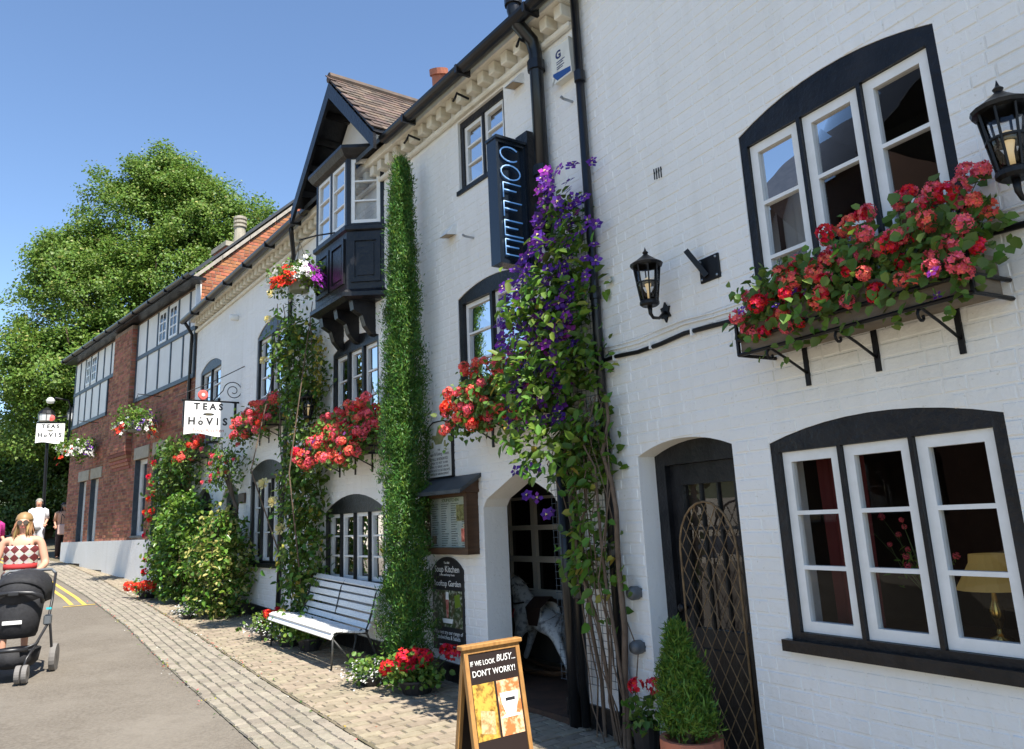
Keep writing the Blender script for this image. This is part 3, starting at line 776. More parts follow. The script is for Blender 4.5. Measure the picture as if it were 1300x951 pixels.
# ---- brick house up the street
HB = thing('brick_house', 'red brick house with half-timbered upper floor and white painted base', 'house', FB, (0, 0, gF(FB, 0)))
hb = []
for a, b in ((7.74, 8.42), (6.56, 7.28), (2.74, 3.60), (1.43, 2.30)):
    big = a < 5
    zt = 3.47 if big else 3.27
    window(HB, a, b, 1.72 if big else 1.50, zt, zt, 1, 2, hb, fw=.05, y=-.11, sill=.06, head=.04, sillout=.03, frame_m=m_white, sillm=m_timber, room=1.2, st=.06)
    MB().box((b - .012, -.115, (1.72 if big else 1.50) + .03), (b + .002, .008, zt - .002)).build('jamb_lining', m_timber, HB)
bay_l = [(5.42, 4.88), (9.72, 4.88), (9.72, 6.75), (5.42, 6.75)]
bay_r = [(.04, 4.88), (3.93, 4.88), (3.93, 6.75), (.04, 6.75)]
wallB = MB().slab([(0, .2), (9.75, .2), (9.75, 6.85), (0, 6.85)], hb, 0, -.26).build('wall', m_mortar, HB)
lay_bricks(wallB, 0.01, 9.74, 1.66, 6.80, hb + [[(6.25, 4.88), (9.8, 4.88), (9.8, 5.85), (6.25, 5.85)], [(5.42, 5.85), (9.8, 5.85), (9.8, 6.9), (5.42, 6.9)], bay_r, [(3.93, 3.3), (5.4, 3.3), (5.4, 6.9), (3.93, 6.9)]], m_brick, .006, 0, (2, 3), jit=.002)
# chimney breast with corbelled foot
br = MB().box((3.96, 0, 3.72), (5.38, .15, 6.8)).build('chimney_breast', m_mortar, HB)
lay_bricks(br, 3.97, 5.37, 3.72, 6.78, [], m_brick, .006, 0, (4.6, 5), y=.15, jit=.002)
for i in range(5): MB().box((3.96, 0, 3.32 + i * .08), (5.38, .03 + i * .028, 3.395 + i * .08)).build('corbel_course', m_brick, br)
lay_bricks(br, 0.0, .15, 3.72, 6.78, [], m_brick, .006, 0, (0, 5), y=0.0, jit=.001, mapf=Matrix.Translation((3.96, 0, 0)) @ Matrix(((0, -1, 0, 0), (1, 0, 0, 0), (0, 0, 1, 0), (0, 0, 0, 1))))
# stone lintels
for a, b, z in ((7.5, 8.54, 3.27), (6.3, 7.32, 3.27), (2.62, 3.66, 3.47), (1.36, 2.36, 3.47)): MB().box((a, -.05, z), (b, .03, z + .28)).build('lintel', m_stone, HB, bevel=.008)
# white base with stepped foot and black band under it
steps = [(0, .62), (1.6, .62), (1.6, .70), (3.75, .70), (3.75, .84), (5.6, .84), (5.6, .97), (7.65, .97), (7.65, 1.10), (9.76, 1.10)]
base_notch = []
MB().slab([(0, 1.66)] + [(s_, z_) for s_, z_ in steps] + [(9.76, 1.66)], [], .05, 0).build('plinth', m_wall, HB)
MB().slab([(0, .2), (9.76, .2), (9.76, 1.12), (0, .75)], [], .02, 0).build('foot_band', m_black, HB)
# half-timbering: panels and timbers
def timbering(s0, s1, z0, zm, z1, posts_lo, posts_hi, lo_from=None):
    a = lo_from if lo_from is not None else s0
    pm = mat('white_render_panel', (0.76, 0.755, 0.73), 0.6, c2=(0.70, 0.69, 0.66), ns=2.0)
    lo = [a] + posts_lo + [s1]; hi = [s0] + posts_hi + [s1]
    for p, q in zip(lo, lo[1:]): MB().box((p + .012, 0, z0 + .05), (q - .012, .02, zm - .04)).build('render_panel', pm, HB)
    for p, q in zip(hi, hi[1:]): MB().box((p + .012, 0, zm + .04), (q - .012, .02, z1)).build('render_panel', pm, HB)
    for p in lo: MB().box((p - .028, 0, z0), (p + .028, .04, zm)).build('timber_post', m_timber, HB)
    for p in hi: MB().box((p - .028, 0, zm), (p + .028, .04, z1)).build('timber_post', m_timber, HB)
    MB().box((a - .03, 0, z0 - .04), (s1 + .03, .05, z0 + .05)).build('timber_rail', m_timber, HB)
    MB().box((s0 - .03, 0, zm - .045), (s1 + .03, .047, zm + .045)).build('timber_rail', m_timber, HB)
timbering(.08, 3.90, 4.90, 5.93, 6.78, [.75, 1.5, 2.3, 3.1], [.42, 1.1, 1.78, 2.45, 3.2])
timbering(5.45, 9.68, 4.90, 5.87, 6.78, [7.0, 7.75, 8.4, 9.05], [6.1, 6.75, 7.4, 8.05, 8.6, 9.15], lo_from=6.27)
# casements in the timbered floor
for a, b in ((1.18, 1.70), (1.86, 2.38), (7.47, 7.98), (8.12, 8.53)):
    zb, zt = 6.0, 6.72
    hs = [(a + .06 + i * (b - a - .1) / 2, zb + .05 + j * .22, a + .03 + (i + 1) * (b - a - .1) / 2, zb + .05 + j * .22 + .19) for i in range(2) for j in range(3)]
    w = MB().slab([(a, zb), (b, zb), (b, zt), (a, zt)], [[(h[0], h[1]), (h[2], h[1]), (h[2], h[3]), (h[0], h[3])] for h in hs], .034, .021).build('window', m_white, HB)
    for h in hs: MB().box((h[0], .0205, h[1]), (h[2], .024, h[3])).build('pane', mat('dark_glass', (0.02, 0.024, 0.03), 0.06, spec=0.6), w)
# eaves, roof, end gable
MB().box((-.35, 0, 6.84), (9.95, .3, 6.9)).build('soffit', m_black, HB)
gutter(HB, -.42, 10.0, 6.94, .34, .07)
roof_slab(HB, 0.3, 9.95, .3, 6.9, 4.2, .97, m_slate)
MB().slab([(0, 5.0), (6.6, 5.0), (6.6, 8.2), (3.3, 10.2), (0, 7.02)], [], 0, .2, back=True, map=lambda x, y, z: (y, -x, z)).build('gable_wall', m_mortar, HB)
gw = [c for c in HB.children if c.name.startswith('gable_wall')][0]
lay_bricks(gw, .0, 3.3, 6.0, 10.0, [[(-.5, 6.62), (3.31, 10.18), (3.31, 12), (-.5, 12)]], m_brickor, .006, 170, (1.0, 8.0), jit=.002, mapf=Matrix(((0, -1, 0, 0), (-1, 0, 0, 0), (0, 0, 1, 0), (0, 0, 0, 1))))
for i in range(6):
    d0, d1 = -.16 + i * .6, -.16 + (i + 1) * .6 - .01
    MB().add([(x_, -d, 7.06 + .96 * d + dz) for d in (d0, d1) for x_, dz in ((-.06, 0), (.28, 0), (.28, .09), (-.06, .09))],
             [(3, 2, 1, 0), (4, 5, 6, 7), (0, 1, 5, 4), (1, 2, 6, 5), (2, 3, 7, 6), (3, 0, 4, 7)]).build('coping_stone', m_coping, HB)
MB().box((9.5, -6.6, .2), (9.75, -.26, 6.9)).build('end_wall', m_brick, HB)
MB().box((-.01, -.03, 5.95), (.05, .07, 6.85)).build('timber_post', m_white, HB)

# ---- house across the street, seen in the window reflections
FO = FC @ Matrix.Translation((4.6, 10.2, 0)) @ Matrix.Rotation(math.pi, 4, 'Z')
HO = thing('opposite_house', 'tall narrow dark red brick house across the street from the white houses', 'house', FO, (0, 0, gs(4.6)))
ho = []
m_dull = mat('dulled_brick', (0.10, 0.055, 0.04), 0.9, c2=(0.07, 0.04, 0.03), ns=10)  # brick colour darkened so its reflection in the panes stays dim
for i in range(2):
    for z in (1.2, 4.0, 6.6): window(HO, -1.7 + i * 2.3, -.6 + i * 2.3, z, z + 1.35, z + 1.45, 2, 2, ho, y=-.08, room=1.2)
MB().slab([(-2.3, -.6), (2.3, -.6), (2.3, 9.0), (-2.3, 9.0)], ho, 0, -.26).build('wall', m_dull, HO)
for x_ in (-2.3, 2.04): MB().box((x_, -6.0, -.6), (x_ + .26, -.26, 9.0)).build('end_wall', m_dull, HO)
roof_slab(HO, -2.5, 2.5, .3, 8.95, 3.2, .9, m_slate)

# ------------------------------------------------------------------ planting helpers
def head_mesh(name, m, R=.040, nf=34, ps=.015):
    d = unit(rng.normal(size=(nf, 3)) * (1, 1, .8) + (0, 0, .25)); V = []
    for v in d:
        c = v * R * rng.uniform(.8, 1.05); t = unit(np.cross(v, rng.normal(size=3))[None])[0]; b = np.cross(v, t)
        for i in range(5):
            a = 2 * math.pi * i / 5; e = t * math.cos(a) + b * math.sin(a); f = np.cross(v, e)
            V.append([c, c + e * ps * .6 + f * ps * .42 + v * .002, c + e * ps * 1.1 + v * .006, c + e * ps * .6 - f * ps * .42 + v * .002])
    return quads_mesh(name, np.array(V), m)
def star_mesh(name, m, R=.045, n=5, cen=m_ycen, cup=.25):
    V = []; k = []
    for i in range(n):
        a = 2 * math.pi * i / n + rng.uniform(-.1, .1); e = np.array((math.cos(a), math.sin(a), 0)); f = np.array((-math.sin(a), math.cos(a), 0)); z = np.array((0, 0, 1.0))
        r = R * rng.uniform(.9, 1.1)
        V.append([e * r * .1, e * r * .6 + f * r * .36 + z * r * cup * .5, e * r + z * r * cup * rng.uniform(-.3, .9), e * r * .6 - f * r * .36 + z * r * cup * .5]); k.append(0)
    for i in range(3):
        a = 2 * math.pi * i / 3; e = np.array((math.cos(a), math.sin(a), 0)) * R * .24; f = np.array((-math.sin(a), math.cos(a), 0)) * R * .12; z = np.array((0, 0, R * .28))
        V.append([-e * .3 + z * .6, f + z, e + z * .8, -f + z]); k.append(1)
    return quads_mesh(name, np.array(V), [m, cen], k)
def rose_mesh(name, m, R=.045):
    V = []
    for ring, (r, n, up) in enumerate(((.35, 4, 1.0), (.7, 5, .6), (1.0, 6, .15))):
        for i in range(n):
            a = 2 * math.pi * i / n + ring * .5; e = np.array((math.cos(a), math.sin(a), 0)); f = np.array((-math.sin(a), math.cos(a), 0)); z = np.array((0, 0, 1.0))
            V.append([e * R * r * .2, e * R * r * .8 + f * R * .35 + z * R * up * .7, e * R * r * 1.05 + z * R * up, e * R * r * .8 - f * R * .35 + z * R * up * .7])
    return quads_mesh(name, np.array(V), m)
HEADS = {k: [head_mesh('flower_head', m) for _ in range(3)] for k, m in dict(coral=m_coral, pink=m_pink, crim=m_crim, scar=m_scar).items()}
CLEM = [star_mesh('clematis_flower', m_viol, .05, n) for n in (4, 5, 5, 6)] + [star_mesh('clematis_flower', m_mag, .05, 5)]
ROSER = [rose_mesh('rose_bloom', m_crim, .05), rose_mesh('rose_bloom', m_scar, .05)]
ROSEY = [rose_mesh('rose_bloom', m_ypet, .07)]
ROSEP = [rose_mesh('rose_bloom', m_pink, .045)]
def aim(o, d, spin=None):
    q = Vector(d).to_track_quat('Z', 'Y'); o.rotation_mode = 'QUATERNION'
    o.rotation_quaternion = q @ Vector((0, 0, 1)).rotation_difference(Vector((0, 0, 1)))
    return o
def blooms(name, parent, P, D, meshes, sc=(.8, 1.2)):
    for p, d in zip(P, D):
        me = random.choice(meshes)
        o = link(name, me, parent); o.location = Vector(p) - _base(parent)
        o.rotation_euler = (Vector(d).to_track_quat('Z', 'Y') @ Matrix.Rotation(random.random() * 6.28, 3, 'Z').to_quaternion()).to_euler()
        q = random.uniform(*sc); o.scale = (q, q, q)
def stems(name, parent, pairs, r, m, n=4, sag=0.0):
    mb = MB()
    for p, q in pairs:
        p = Vector(p); q = Vector(q); mid = (p + q) / 2 + Vector((random.uniform(-1, 1), random.uniform(-1, 1), random.uniform(-.3, .3) - sag)) * (q - p).length * .12
        mb.tube([p, mid, q], [r, r * .8, r * .55], n, cap=False)
    o = mb.build(name, m, parent, smooth=True); o['kind'] = 'stuff'; return o
def clump_leaves(name, parent, centers, per, spread, size, mats, out=(0, 1, .6), wr=.7, k=None, droop=.35, kp=None):
    C_ = np.asarray(centers, float); n = len(C_) * per
    P = np.repeat(C_, per, 0) + rng.normal(size=(n, 3)) * spread
    N = unit(rng.normal(size=(n, 3)) * .75 + np.asarray(out))
    A = rng.normal(size=(n, 3)) + (0, 0, -droop)
    L = size * rng.uniform(.6, 1.25, n)
    kk = None
    if kp is not None: kk = rng.choice(len(mats), n, p=kp)
    return leaves6(name, P, N, A, L, L * wr, mats, parent, kk)

def window_box(F, s0, s1, zb, label, y0=.05, y1=.28, h=.18, n_br=3):
    t = thing('window_box', label, 'window box', F, ((s0 + s1) / 2, .15, zb), 'flower boxes under the first-floor windows')
    mw_ = mat('weathered_trough', (0.20, 0.16, 0.115), 0.8, c2=(0.12, 0.095, 0.07), ns=5, sc=(1, 1, 4))
    mb = MB()
    for a, b in (((s0, y1 - .02, zb), (s1, y1, zb + h)), ((s0, y0, zb), (s1, y0 + .02, zb + h)), ((s0, y0 + .02, zb), (s0 + .02, y1 - .02, zb + h)), ((s1 - .02, y0 + .02, zb), (s1, y1 - .02, zb + h)), ((s0 + .02, y0 + .02, zb), (s1 - .02, y1 - .02, zb + h * .82))): mb.box(a, b)
    mb.build('trough', mw_, t)
    for z in (zb - .008, zb + .075):
        MB().tube([(s0 - .012, .0, z), (s0 - .012, y1 + .012, z), (s1 + .012, y1 + .012, z), (s1 + .012, .0, z)], .011, 6).build('cradle_rail', m_blackm, t)
    for s in (s0 - .012, s1 + .012): MB().box((s - .008, y1 + .002, zb - .012), (s + .008, y1 + .018, zb + h)).build('cradle_upright', m_blackm, t)
    for i in range(n_br):
        s = s0 + (s1 - s0) * (i + .5) / n_br + .02
        b = MB().box((s - .014, .002, zb - .20), (s + .014, .014, zb + .02)).build('bracket', m_blackm, t)
        pts = [(s, .012, zb - .13), (s, y1 * .55, zb - .06), (s, y1 - .02, zb - .015)]
        for j in range(9):
            a = j / 8 * 5.2; r = .035 * (1 - j / 11)
            pts.append((s, y1 - .005 + r * math.sin(a) - 0, zb - .04 + r * math.cos(a) - .008))
        MB().tube(pts, .0075, 6).build('bracket_scroll', m_blackm, b, smooth=True)
    return t
def geraniums(F, s0, s1, zb, label, nh, cols, y0=.08, y1=.46, zlo=-.14, zhi=.42, leaf_n=90, group='geraniums in the flower boxes', sz=1.0, extra=None, prof=None):
    t = thing('geranium', label, 'geranium', F, ((s0 + s1) / 2, .18, zb + .1), group)
    P = []; D = []
    for i in range(nh):
        s = random.uniform(s0 - .08, s1 + .08); u = random.random()
        top = prof(s) if prof else 1.0
        y = random.uniform(y0 + .02, y1) if u < .7 else random.uniform(y0, y1 * .7)
        fr_ = (y - y0) / (y1 - y0)
        z = zb + zlo + (zhi * top - zlo) * (random.uniform(.45, 1.0) if fr_ < .5 else random.uniform(0, .8 - .25 * fr_))
        P.append((s, y, z)); D.append((random.uniform(-.6, .6), .5 + fr_, random.uniform(.1, 1.2)))
    stems('stems', t, [((p[0] * .8 + (s0 + s1) / 2 * .2, .16, zb + .12), p) for p in P], .004, m_stem)
    cen = [(random.uniform(s0 - .04, s1 + .04), random.uniform(y0, y1 - .08), zb + random.uniform(-.04, zhi * .55)) for _ in range(leaf_n)]
    cen += [(p[0], p[1] - .03, p[2] - .06) for p in P]
    clump_leaves('leaves', t, cen, 7, .05, .055, [m_lger, m_lclem], kp=(.75, .25), wr=.95)
    for c, w in cols:
        m_ = [i for i in range(nh) if (i * 0.6180339 % 1.0) < w[1] and (i * 0.6180339 % 1.0) >= w[0]]
        blooms('flower_head', t, [P[i] for i in m_], [D[i] for i in m_], HEADS[c], (.75 * sz, 1.3 * sz))
    if extra: 
        name, ms, n = extra
        E_ = [(random.uniform(s0, s1), random.uniform(y1 - .12, y1 + .03), zb + random.uniform(-.12, .12)) for _ in range(n)]
        blooms(name, t, E_, [(random.uniform(-.5, .5), 1, random.uniform(0, .8)) for _ in E_], ms, (.4, .7))
    return t

# ------------------------------------------------------------------ window boxes and their plants
window_box(FR, -3.03, -1.74, 2.58, 'long timber flower box in an iron cradle on the right house')
geraniums(FR, -3.02, -1.84, 2.68, 'coral and crimson geraniums spilling from the box of the right house', 120,
          [('coral', (0, .25)), ('pink', (.25, .72)), ('crim', (.72, 1.0))], sz=.86, zhi=.50, zlo=-.04, leaf_n=150, y1=.43,
          prof=lambda s: .55 + .45 * min(1, max(0, (-1.75 - s) / .9)), extra=('viola_flower', CLEM, 9))
window_box(FC, -2.92, -1.85, 2.58, 'flower box under the window beside the clematis')
geraniums(FC, -2.75, -1.95, 2.66, 'coral geraniums in the box beside the purple clematis', 105, [('coral', (0, .6)), ('pink', (.6, .85)), ('scar', (.85, 1))], zhi=.46, zlo=-.16, leaf_n=80, y1=.50)
window_box(FC, .22, 1.60, 2.54, 'flower box under the window below the black bay')
geraniums(FC, .12, 1.62, 2.64, 'large mass of coral geraniums below the black bay', 190, [('coral', (0, .5)), ('pink', (.5, .85)), ('crim', (.85, 1))], zhi=.50, zlo=-.18, leaf_n=110, y1=.54, sz=1.15, extra=('viola_flower', CLEM, 14),
          prof=lambda s: 1.0 - .35 * max(0, min(1, (s - .9) / .8)))
window_box(FC, 3.40, 4.70, 3.24, 'flower box under the arched upper window beside the yellow rose')
geraniums(FC, 3.35, 4.75, 3.32, 'coral geraniums in the box beside the tall yellow rose', 90, [('coral', (0, .5)), ('pink', (.5, .9)), ('scar', (.9, 1))], zhi=.38, zlo=-.15, leaf_n=70, y1=.42, sz=1.2)
window_box(FC, 7.2, 8.3, 3.1, 'small flower box below the hanging tea sign', n_br=2)
geraniums(FC, 7.1, 8.4, 3.18, 'red geraniums in the small box below the tea sign', 34, [('coral', (0, .6)), ('scar', (.6, 1))], zhi=.35, zlo=-.1, leaf_n=60, y1=.5, sz=1.3)

# ------------------------------------------------------------------ climbers
def profile(T, z):
    for (a, p, q), (b, p2, q2) in zip(T, T[1:]):
        if z <= b:
            t = (z - a) / (b - a); return p + (p2 - p) * t, q + (q2 - q) * t
    return T[-1][1:]
def wall_clumps(T, n, y0, y1, ymid=None):
    z0, z1 = T[0][0], T[-1][0]; P = []
    wid = [max(profile(T, z0 + (z1 - z0) * i / 40)[1] - profile(T, z0 + (z1 - z0) * i / 40)[0], .02) for i in range(41)]
    cw = np.cumsum(wid); cw = cw / cw[-1]
    for _ in range(n):
        z = z0 + (z1 - z0) * float(np.interp(random.random(), cw, np.linspace(0, 1, 41)))
        a, b = profile(T, z); t = random.random()
        bul = math.sin(math.pi * t) * .6 + .4
        P.append((a + (b - a) * t, y0 + (y1 - y0) * bul * (random.random() ** .6), z))
    return P
# purple clematis at the joint of the two houses
t = thing('clematis', 'purple flowering clematis climbing the rain pipes between the two white houses', 'climber', FC, (-3.35, .15, gs(-3.3)))
TC = [(1.35, -3.55, -3.38), (1.8, -3.60, -3.30), (2.2, -3.64, -3.18), (2.5, -3.66, -3.0), (2.9, -3.64, -2.95), (3.3, -3.62, -2.95), (3.6, -3.62, -3.1), (3.9, -3.6, -3.3), (4.15, -3.5, -3.35), (4.45, -3.45, -3.35)]
cl = wall_clumps(TC, 190, .08, .32) + wall_clumps(TC[2:8], 30, .32, .50) + wall_clumps([(2.1, -3.55, -3.2), (2.5, -3.5, -2.95), (3.0, -3.4, -2.95), (3.4, -3.4, -3.05)], 34, .48, .72)
clump_leaves('leaves', t, cl, 11, .06, .088, [m_lclem, m_lvine, m_lbush, m_lgold], kp=(.60, .23, .15, .02), wr=.58, out=(0, .7, .9))
TC2 = [(.95, -3.6, -3.35), (1.5, -3.75, -3.2)]
clump_leaves('leaves', t, wall_clumps(TC2, 12, .12, .26), 4, .06, .085, [m_lclem, m_lgold], kp=(.8, .2), wr=.75)
fl = wall_clumps([(2.45, -3.35, -2.70), (2.9, -3.5, -2.58), (3.3, -3.5, -2.55), (3.65, -3.5, -2.60), (3.82, -3.6, -3.0), (4.1, -3.62, -3.20), (4.45, -3.66, -3.30)], 330, .18, .46)
blooms('clematis_flower', t, fl, [(random.uniform(-.9, .3), random.uniform(.5, 1.2), random.uniform(-.1, 1.0)) for _ in fl], CLEM, (.8, 1.25))
fl = wall_clumps([(1.7, -3.1, -2.72), (2.3, -3.15, -2.6)], 9, .2, .4) + wall_clumps([(3.4, -3.72, -3.5), (4.45, -3.78, -3.4)], 18, .12, .28)
blooms('clematis_flower', t, fl, [(random.uniform(-.9, .3), random.uniform(.5, 1.2), random.uniform(-.1, 1.0)) for _ in fl], CLEM[:4], (.8, 1.2))
pr = []
for i in range(12):
    s = random.choice((-3.58, -3.50, -3.40)) + random.gauss(0, .04); 
    pr.append([(s + random.uniform(-.06, .06), .06 + random.random() * .12, gs(-3.4)), (s + random.uniform(-.1, .1), .12 + random.random() * .14, .9 + random.random() * .6), (s + random.uniform(-.2, .2), .15 + random.random() * .15, 1.9 + random.random() * .4), (s + random.uniform(-.1, .1), .15, 2.6)])
mb = MB()
for p in pr:
    r = random.choice((.005, .007, .010, .016, .026))
    q = [Vector(p[0])]
    for a, b in zip(p, p[1:]):
        for j in (1, 2, 3): q.append(Vector(a).lerp(Vector(b), j / 3) + Vector((random.uniform(-.05, .05), random.uniform(-.04, .04), 0)))
    mb.tube(q, [r * (1 - .06 * j) for j in range(len(q))], 5, cap=False)
mb.build('woody_stems', m_vstem, t, smooth=True, kind='stuff')
# wire net behind it
net = thing('wire_trellis', 'green wire net on the white wall beside the arched passage', 'trellis', FC, (-3.15, .03, .5))
for i in range(15):
    s = -3.55 + i * .05; MB().tube([(s, .035, .55), (s + .01, .035, 2.2), (s, .04, 4.3)], .0022, 4, cap=False).build('wire', m_timber, net)
for i in range(72):
    z = .55 + i * .052; MB().tube([(-3.56, .038, z), (-3.2, .042, z + .006), (-2.84, .038, z)], .0022, 4, cap=False).build('wire', m_timber, net)

# tall rose on the far side of the bay
t = thing('climbing_rose', 'tall yellow climbing rose beside the black rain pipe', 'climber', FC, (2.3, .2, gs(2.3)))
TV = [(.5, 1.85, 2.35), (1.2, 1.7, 2.45), (2.2, 1.65, 2.5), (3.0, 1.7, 2.45), (3.6, 1.65, 2.6), (4.1, 1.85, 2.9), (4.5, 2.0, 2.5)]
clump_leaves('leaves', t, wall_clumps(TV, 430, .08, .42), 11, .085, .085, [m_lvine, m_lclem, m_lgold], kp=(.52, .42, .06), wr=.62, out=(0, .8, .7))
clump_leaves('leaves', t, wall_clumps([(4.2, 1.9, 3.5), (4.75, 1.95, 3.6), (5.15, 1.9, 2.2)], 46, .1, .4), 5, .07, .08, [m_lvine, m_lclem], kp=(.7, .3), wr=.6)
clump_leaves('leaves', t, [(1.62 + random.uniform(-.06, .06), .2, random.uniform(3.5, 4.2)) for _ in range(22)], 6, .05, .06, [m_lgold], wr=.6)
P = [(2.75, .5, 2.35), (2.5, .45, 2.1), (3.2, .35, 4.75), (3.5, .3, 4.2), (2.2, .45, 1.75), (3.05, .35, 5.1)]
blooms('rose_bloom', t, P, [(random.uniform(-.8, 0), 1, .5) for _ in P], ROSEY, (1.0, 1.5))
stems('canes', t, [((2.2 + random.uniform(-.1, .1), .1, gs(2.2)), (2.3 + random.uniform(-.7, .9), .25, random.uniform(2.5, 5.0))) for _ in range(8)], .011, m_vstem, 5)

# corner climber, shrubs and the small rose tree by the far doors
t = thing('climbing_rose', 'red climbing rose on the corner where the white house meets the brick one', 'climber', FC, (8.8, .3, gs(8.8)))
clump_leaves('leaves', t, wall_clumps([(.8, 8.3, 9.6), (1.6, 8.2, 9.75), (2.4, 8.0, 9.8), (3.0, 7.7, 9.6), (3.5, 7.6, 9.5)], 360, .15, .55), 10, .11, .10, [m_lvine, m_lclem], kp=(.65, .35), wr=.65)
P = [(x_, .62, z_) for x_, z_ in ((9.2, 2.75), (9.35, 2.45), (9.2, 2.05), (9.6, 1.75), (9.5, 2.9), (9.0, 2.2), (9.3, 1.3), (9.1, 3.15), (9.65, 2.2), (8.9, 2.55), (9.4, 1.05))]
blooms('rose_bloom', t, P, [(-.7, 1, .4) for _ in P], ROSER, (1.2, 1.7))
stems('canes', t, [((8.8 + random.uniform(-.1, .1), .15, gs(9)), (8.8 + random.uniform(-.6, .7), .25, random.uniform(2, 3.3))) for _ in range(9)], .016, m_vstem, 5)
def shrub(label, c, rx, ry, z0, z1, n, per, size, mats, kp, name='shrub', group=None, spread=.08, wr=.6, top=.6):
    t = thing(name, label, 'shrub', FC, (c[0], c[1], z0), group)
    P = []
    for i in range(n):
        u = random.random(); th = random.random() * 6.28; rr = (random.random() ** .35)
        w = (math.sin(math.pi * min(1, u * .8 + .18)) ** .5)
        P.append((c[0] + rx * w * rr * math.cos(th), c[1] + ry * w * rr * math.sin(th), z0 + .1 + (z1 - z0 - .1) * u))
    clump_leaves('leaves', t, P, per, spread, size, mats, kp=kp, wr=wr, out=(0, .35, .8))
    stems('branches', t, [((c[0] + random.uniform(-.1, .1), c[1], z0), p) for p in P[::14]], .012, m_vstem, 4)
    return t
shrub('tall glossy green shrub beside the far white door', (7.35, .42), 1.25, .42, gs(7.3), 2.40, 380, 14, .095, [m_lbush, m_lclem], (.8, .2))
shrub('rounded green shrub with cream edged leaves in front of the far door', (4.95, .42), .72, .42, gs(4.9), 2.02, 280, 14, .085, [m_lbush, m_lvar], (.74, .26))
t = thing('rose_tree', 'small standard rose with twisted stem above the cream edged shrub', 'shrub', FC, (5.2, .25, gs(5.2)))
P = [(5.45 + random.gauss(0, .45), .28 + random.gauss(0, .12), 2.78 + random.gauss(0, .2)) for _ in range(90)]
clump_leaves('leaves', t, P, 9, .07, .075, [m_lvine, m_lclem], kp=(.6, .4), wr=.6)
Q = [(p[0], p[1] + .12, p[2]) for p in P[:16]]
blooms('rose_bloom', t, Q, [(-.4, 1, .5) for _ in Q], ROSEP, (.8, 1.2))
mb = MB()
for k_ in range(3): mb.tube([(5.1, .22, gs(5.1)), (5.05 + .06 * k_, .25, 1.5), (4.95 - .05 * k_, .22, 2.1), (5.1 + .1 * k_, .26, 2.5), (5.4 + .2 * k_ - .2, .28, 2.8)], [.03, .028, .025, .02, .01], 6)
mb.build('trunk', m_bark, t, smooth=True)

# ------------------------------------------------------------------ conifers
def conifer(F, label, c, z0, z1, rmax, n, mats, kp, L=.11, name='conifer', lean=(0, 0), wr=.20, ry=1.0, tf=.42, group=None, per=40, cs=.03):
    t = thing(name, label, 'conifer', F, (c[0], c[1], z0), group)
    nc = n // per; u = np.repeat(rng.random(nc) ** .9, per); th = np.repeat(rng.random(nc) * 2 * np.pi, per); rr = np.repeat(rng.random(nc) ** .22, per)
    n = len(u); tilt = np.repeat(rng.normal(size=(nc, 3)), per, 0)
    prof_ = np.minimum(1, u * 6 + .55) * np.clip(np.power(np.clip(1 - u, 0.0, 1), tf), .0, 1)
    ph = 0.80 + .16 * np.sin(th * 2 + u * 11) + .17 * np.sin(th * 4 - u * 29 + 1) + .12 * np.sin(u * 47 + th * 3) + np.repeat(rng.normal(size=nc) * .07, per)
    R_ = rmax * prof_ * ph * rr
    P = np.stack([c[0] + lean[0] * u + R_ * np.cos(th), c[1] + lean[1] * u + R_ * np.sin(th) * ry, z0 + .08 + (z1 - z0 - .1) * u], 1) + rng.normal(size=(n, 3)) * np.array((cs, cs, cs * 1.6))
    O = np.stack([np.cos(th), np.sin(th), 0 * th], 1)
    A = O * rng.uniform(.25, .9, (n, 1)) + np.array((0, 0, .9)) + rng.normal(size=(n, 3)) * .5 + tilt * .4
    N = unit(O + rng.normal(size=(n, 3)) * .8)
    Lq = L * rng.uniform(.6, 1.3, n)
    leaves('sprays', P, N, A, Lq, Lq * wr, mats, t, rng.choice(len(mats), n, p=kp), fold=.1)
    MB().tube([(c[0], c[1], z0 - .05), (c[0] + lean[0] * .4, c[1] + lean[1] * .4, z0 + (z1 - z0) * .4), (c[0] + lean[0] * .9, c[1] + lean[1] * .9, z0 + (z1 - z0) * .9)], [rmax * .16, rmax * .1, .01], 8).build('trunk', m_bark, t, smooth=True)
    return t
conifer(FC, 'tall slender cypress against the white wall between bench and menu board', (-.86, .30), gs(-.6), 5.56, .275, 120000, [m_lcyp, m_lcyp2, m_lvine], (.80, .16, .04), .040, lean=(-.02, 0), tf=.38, wr=.24)

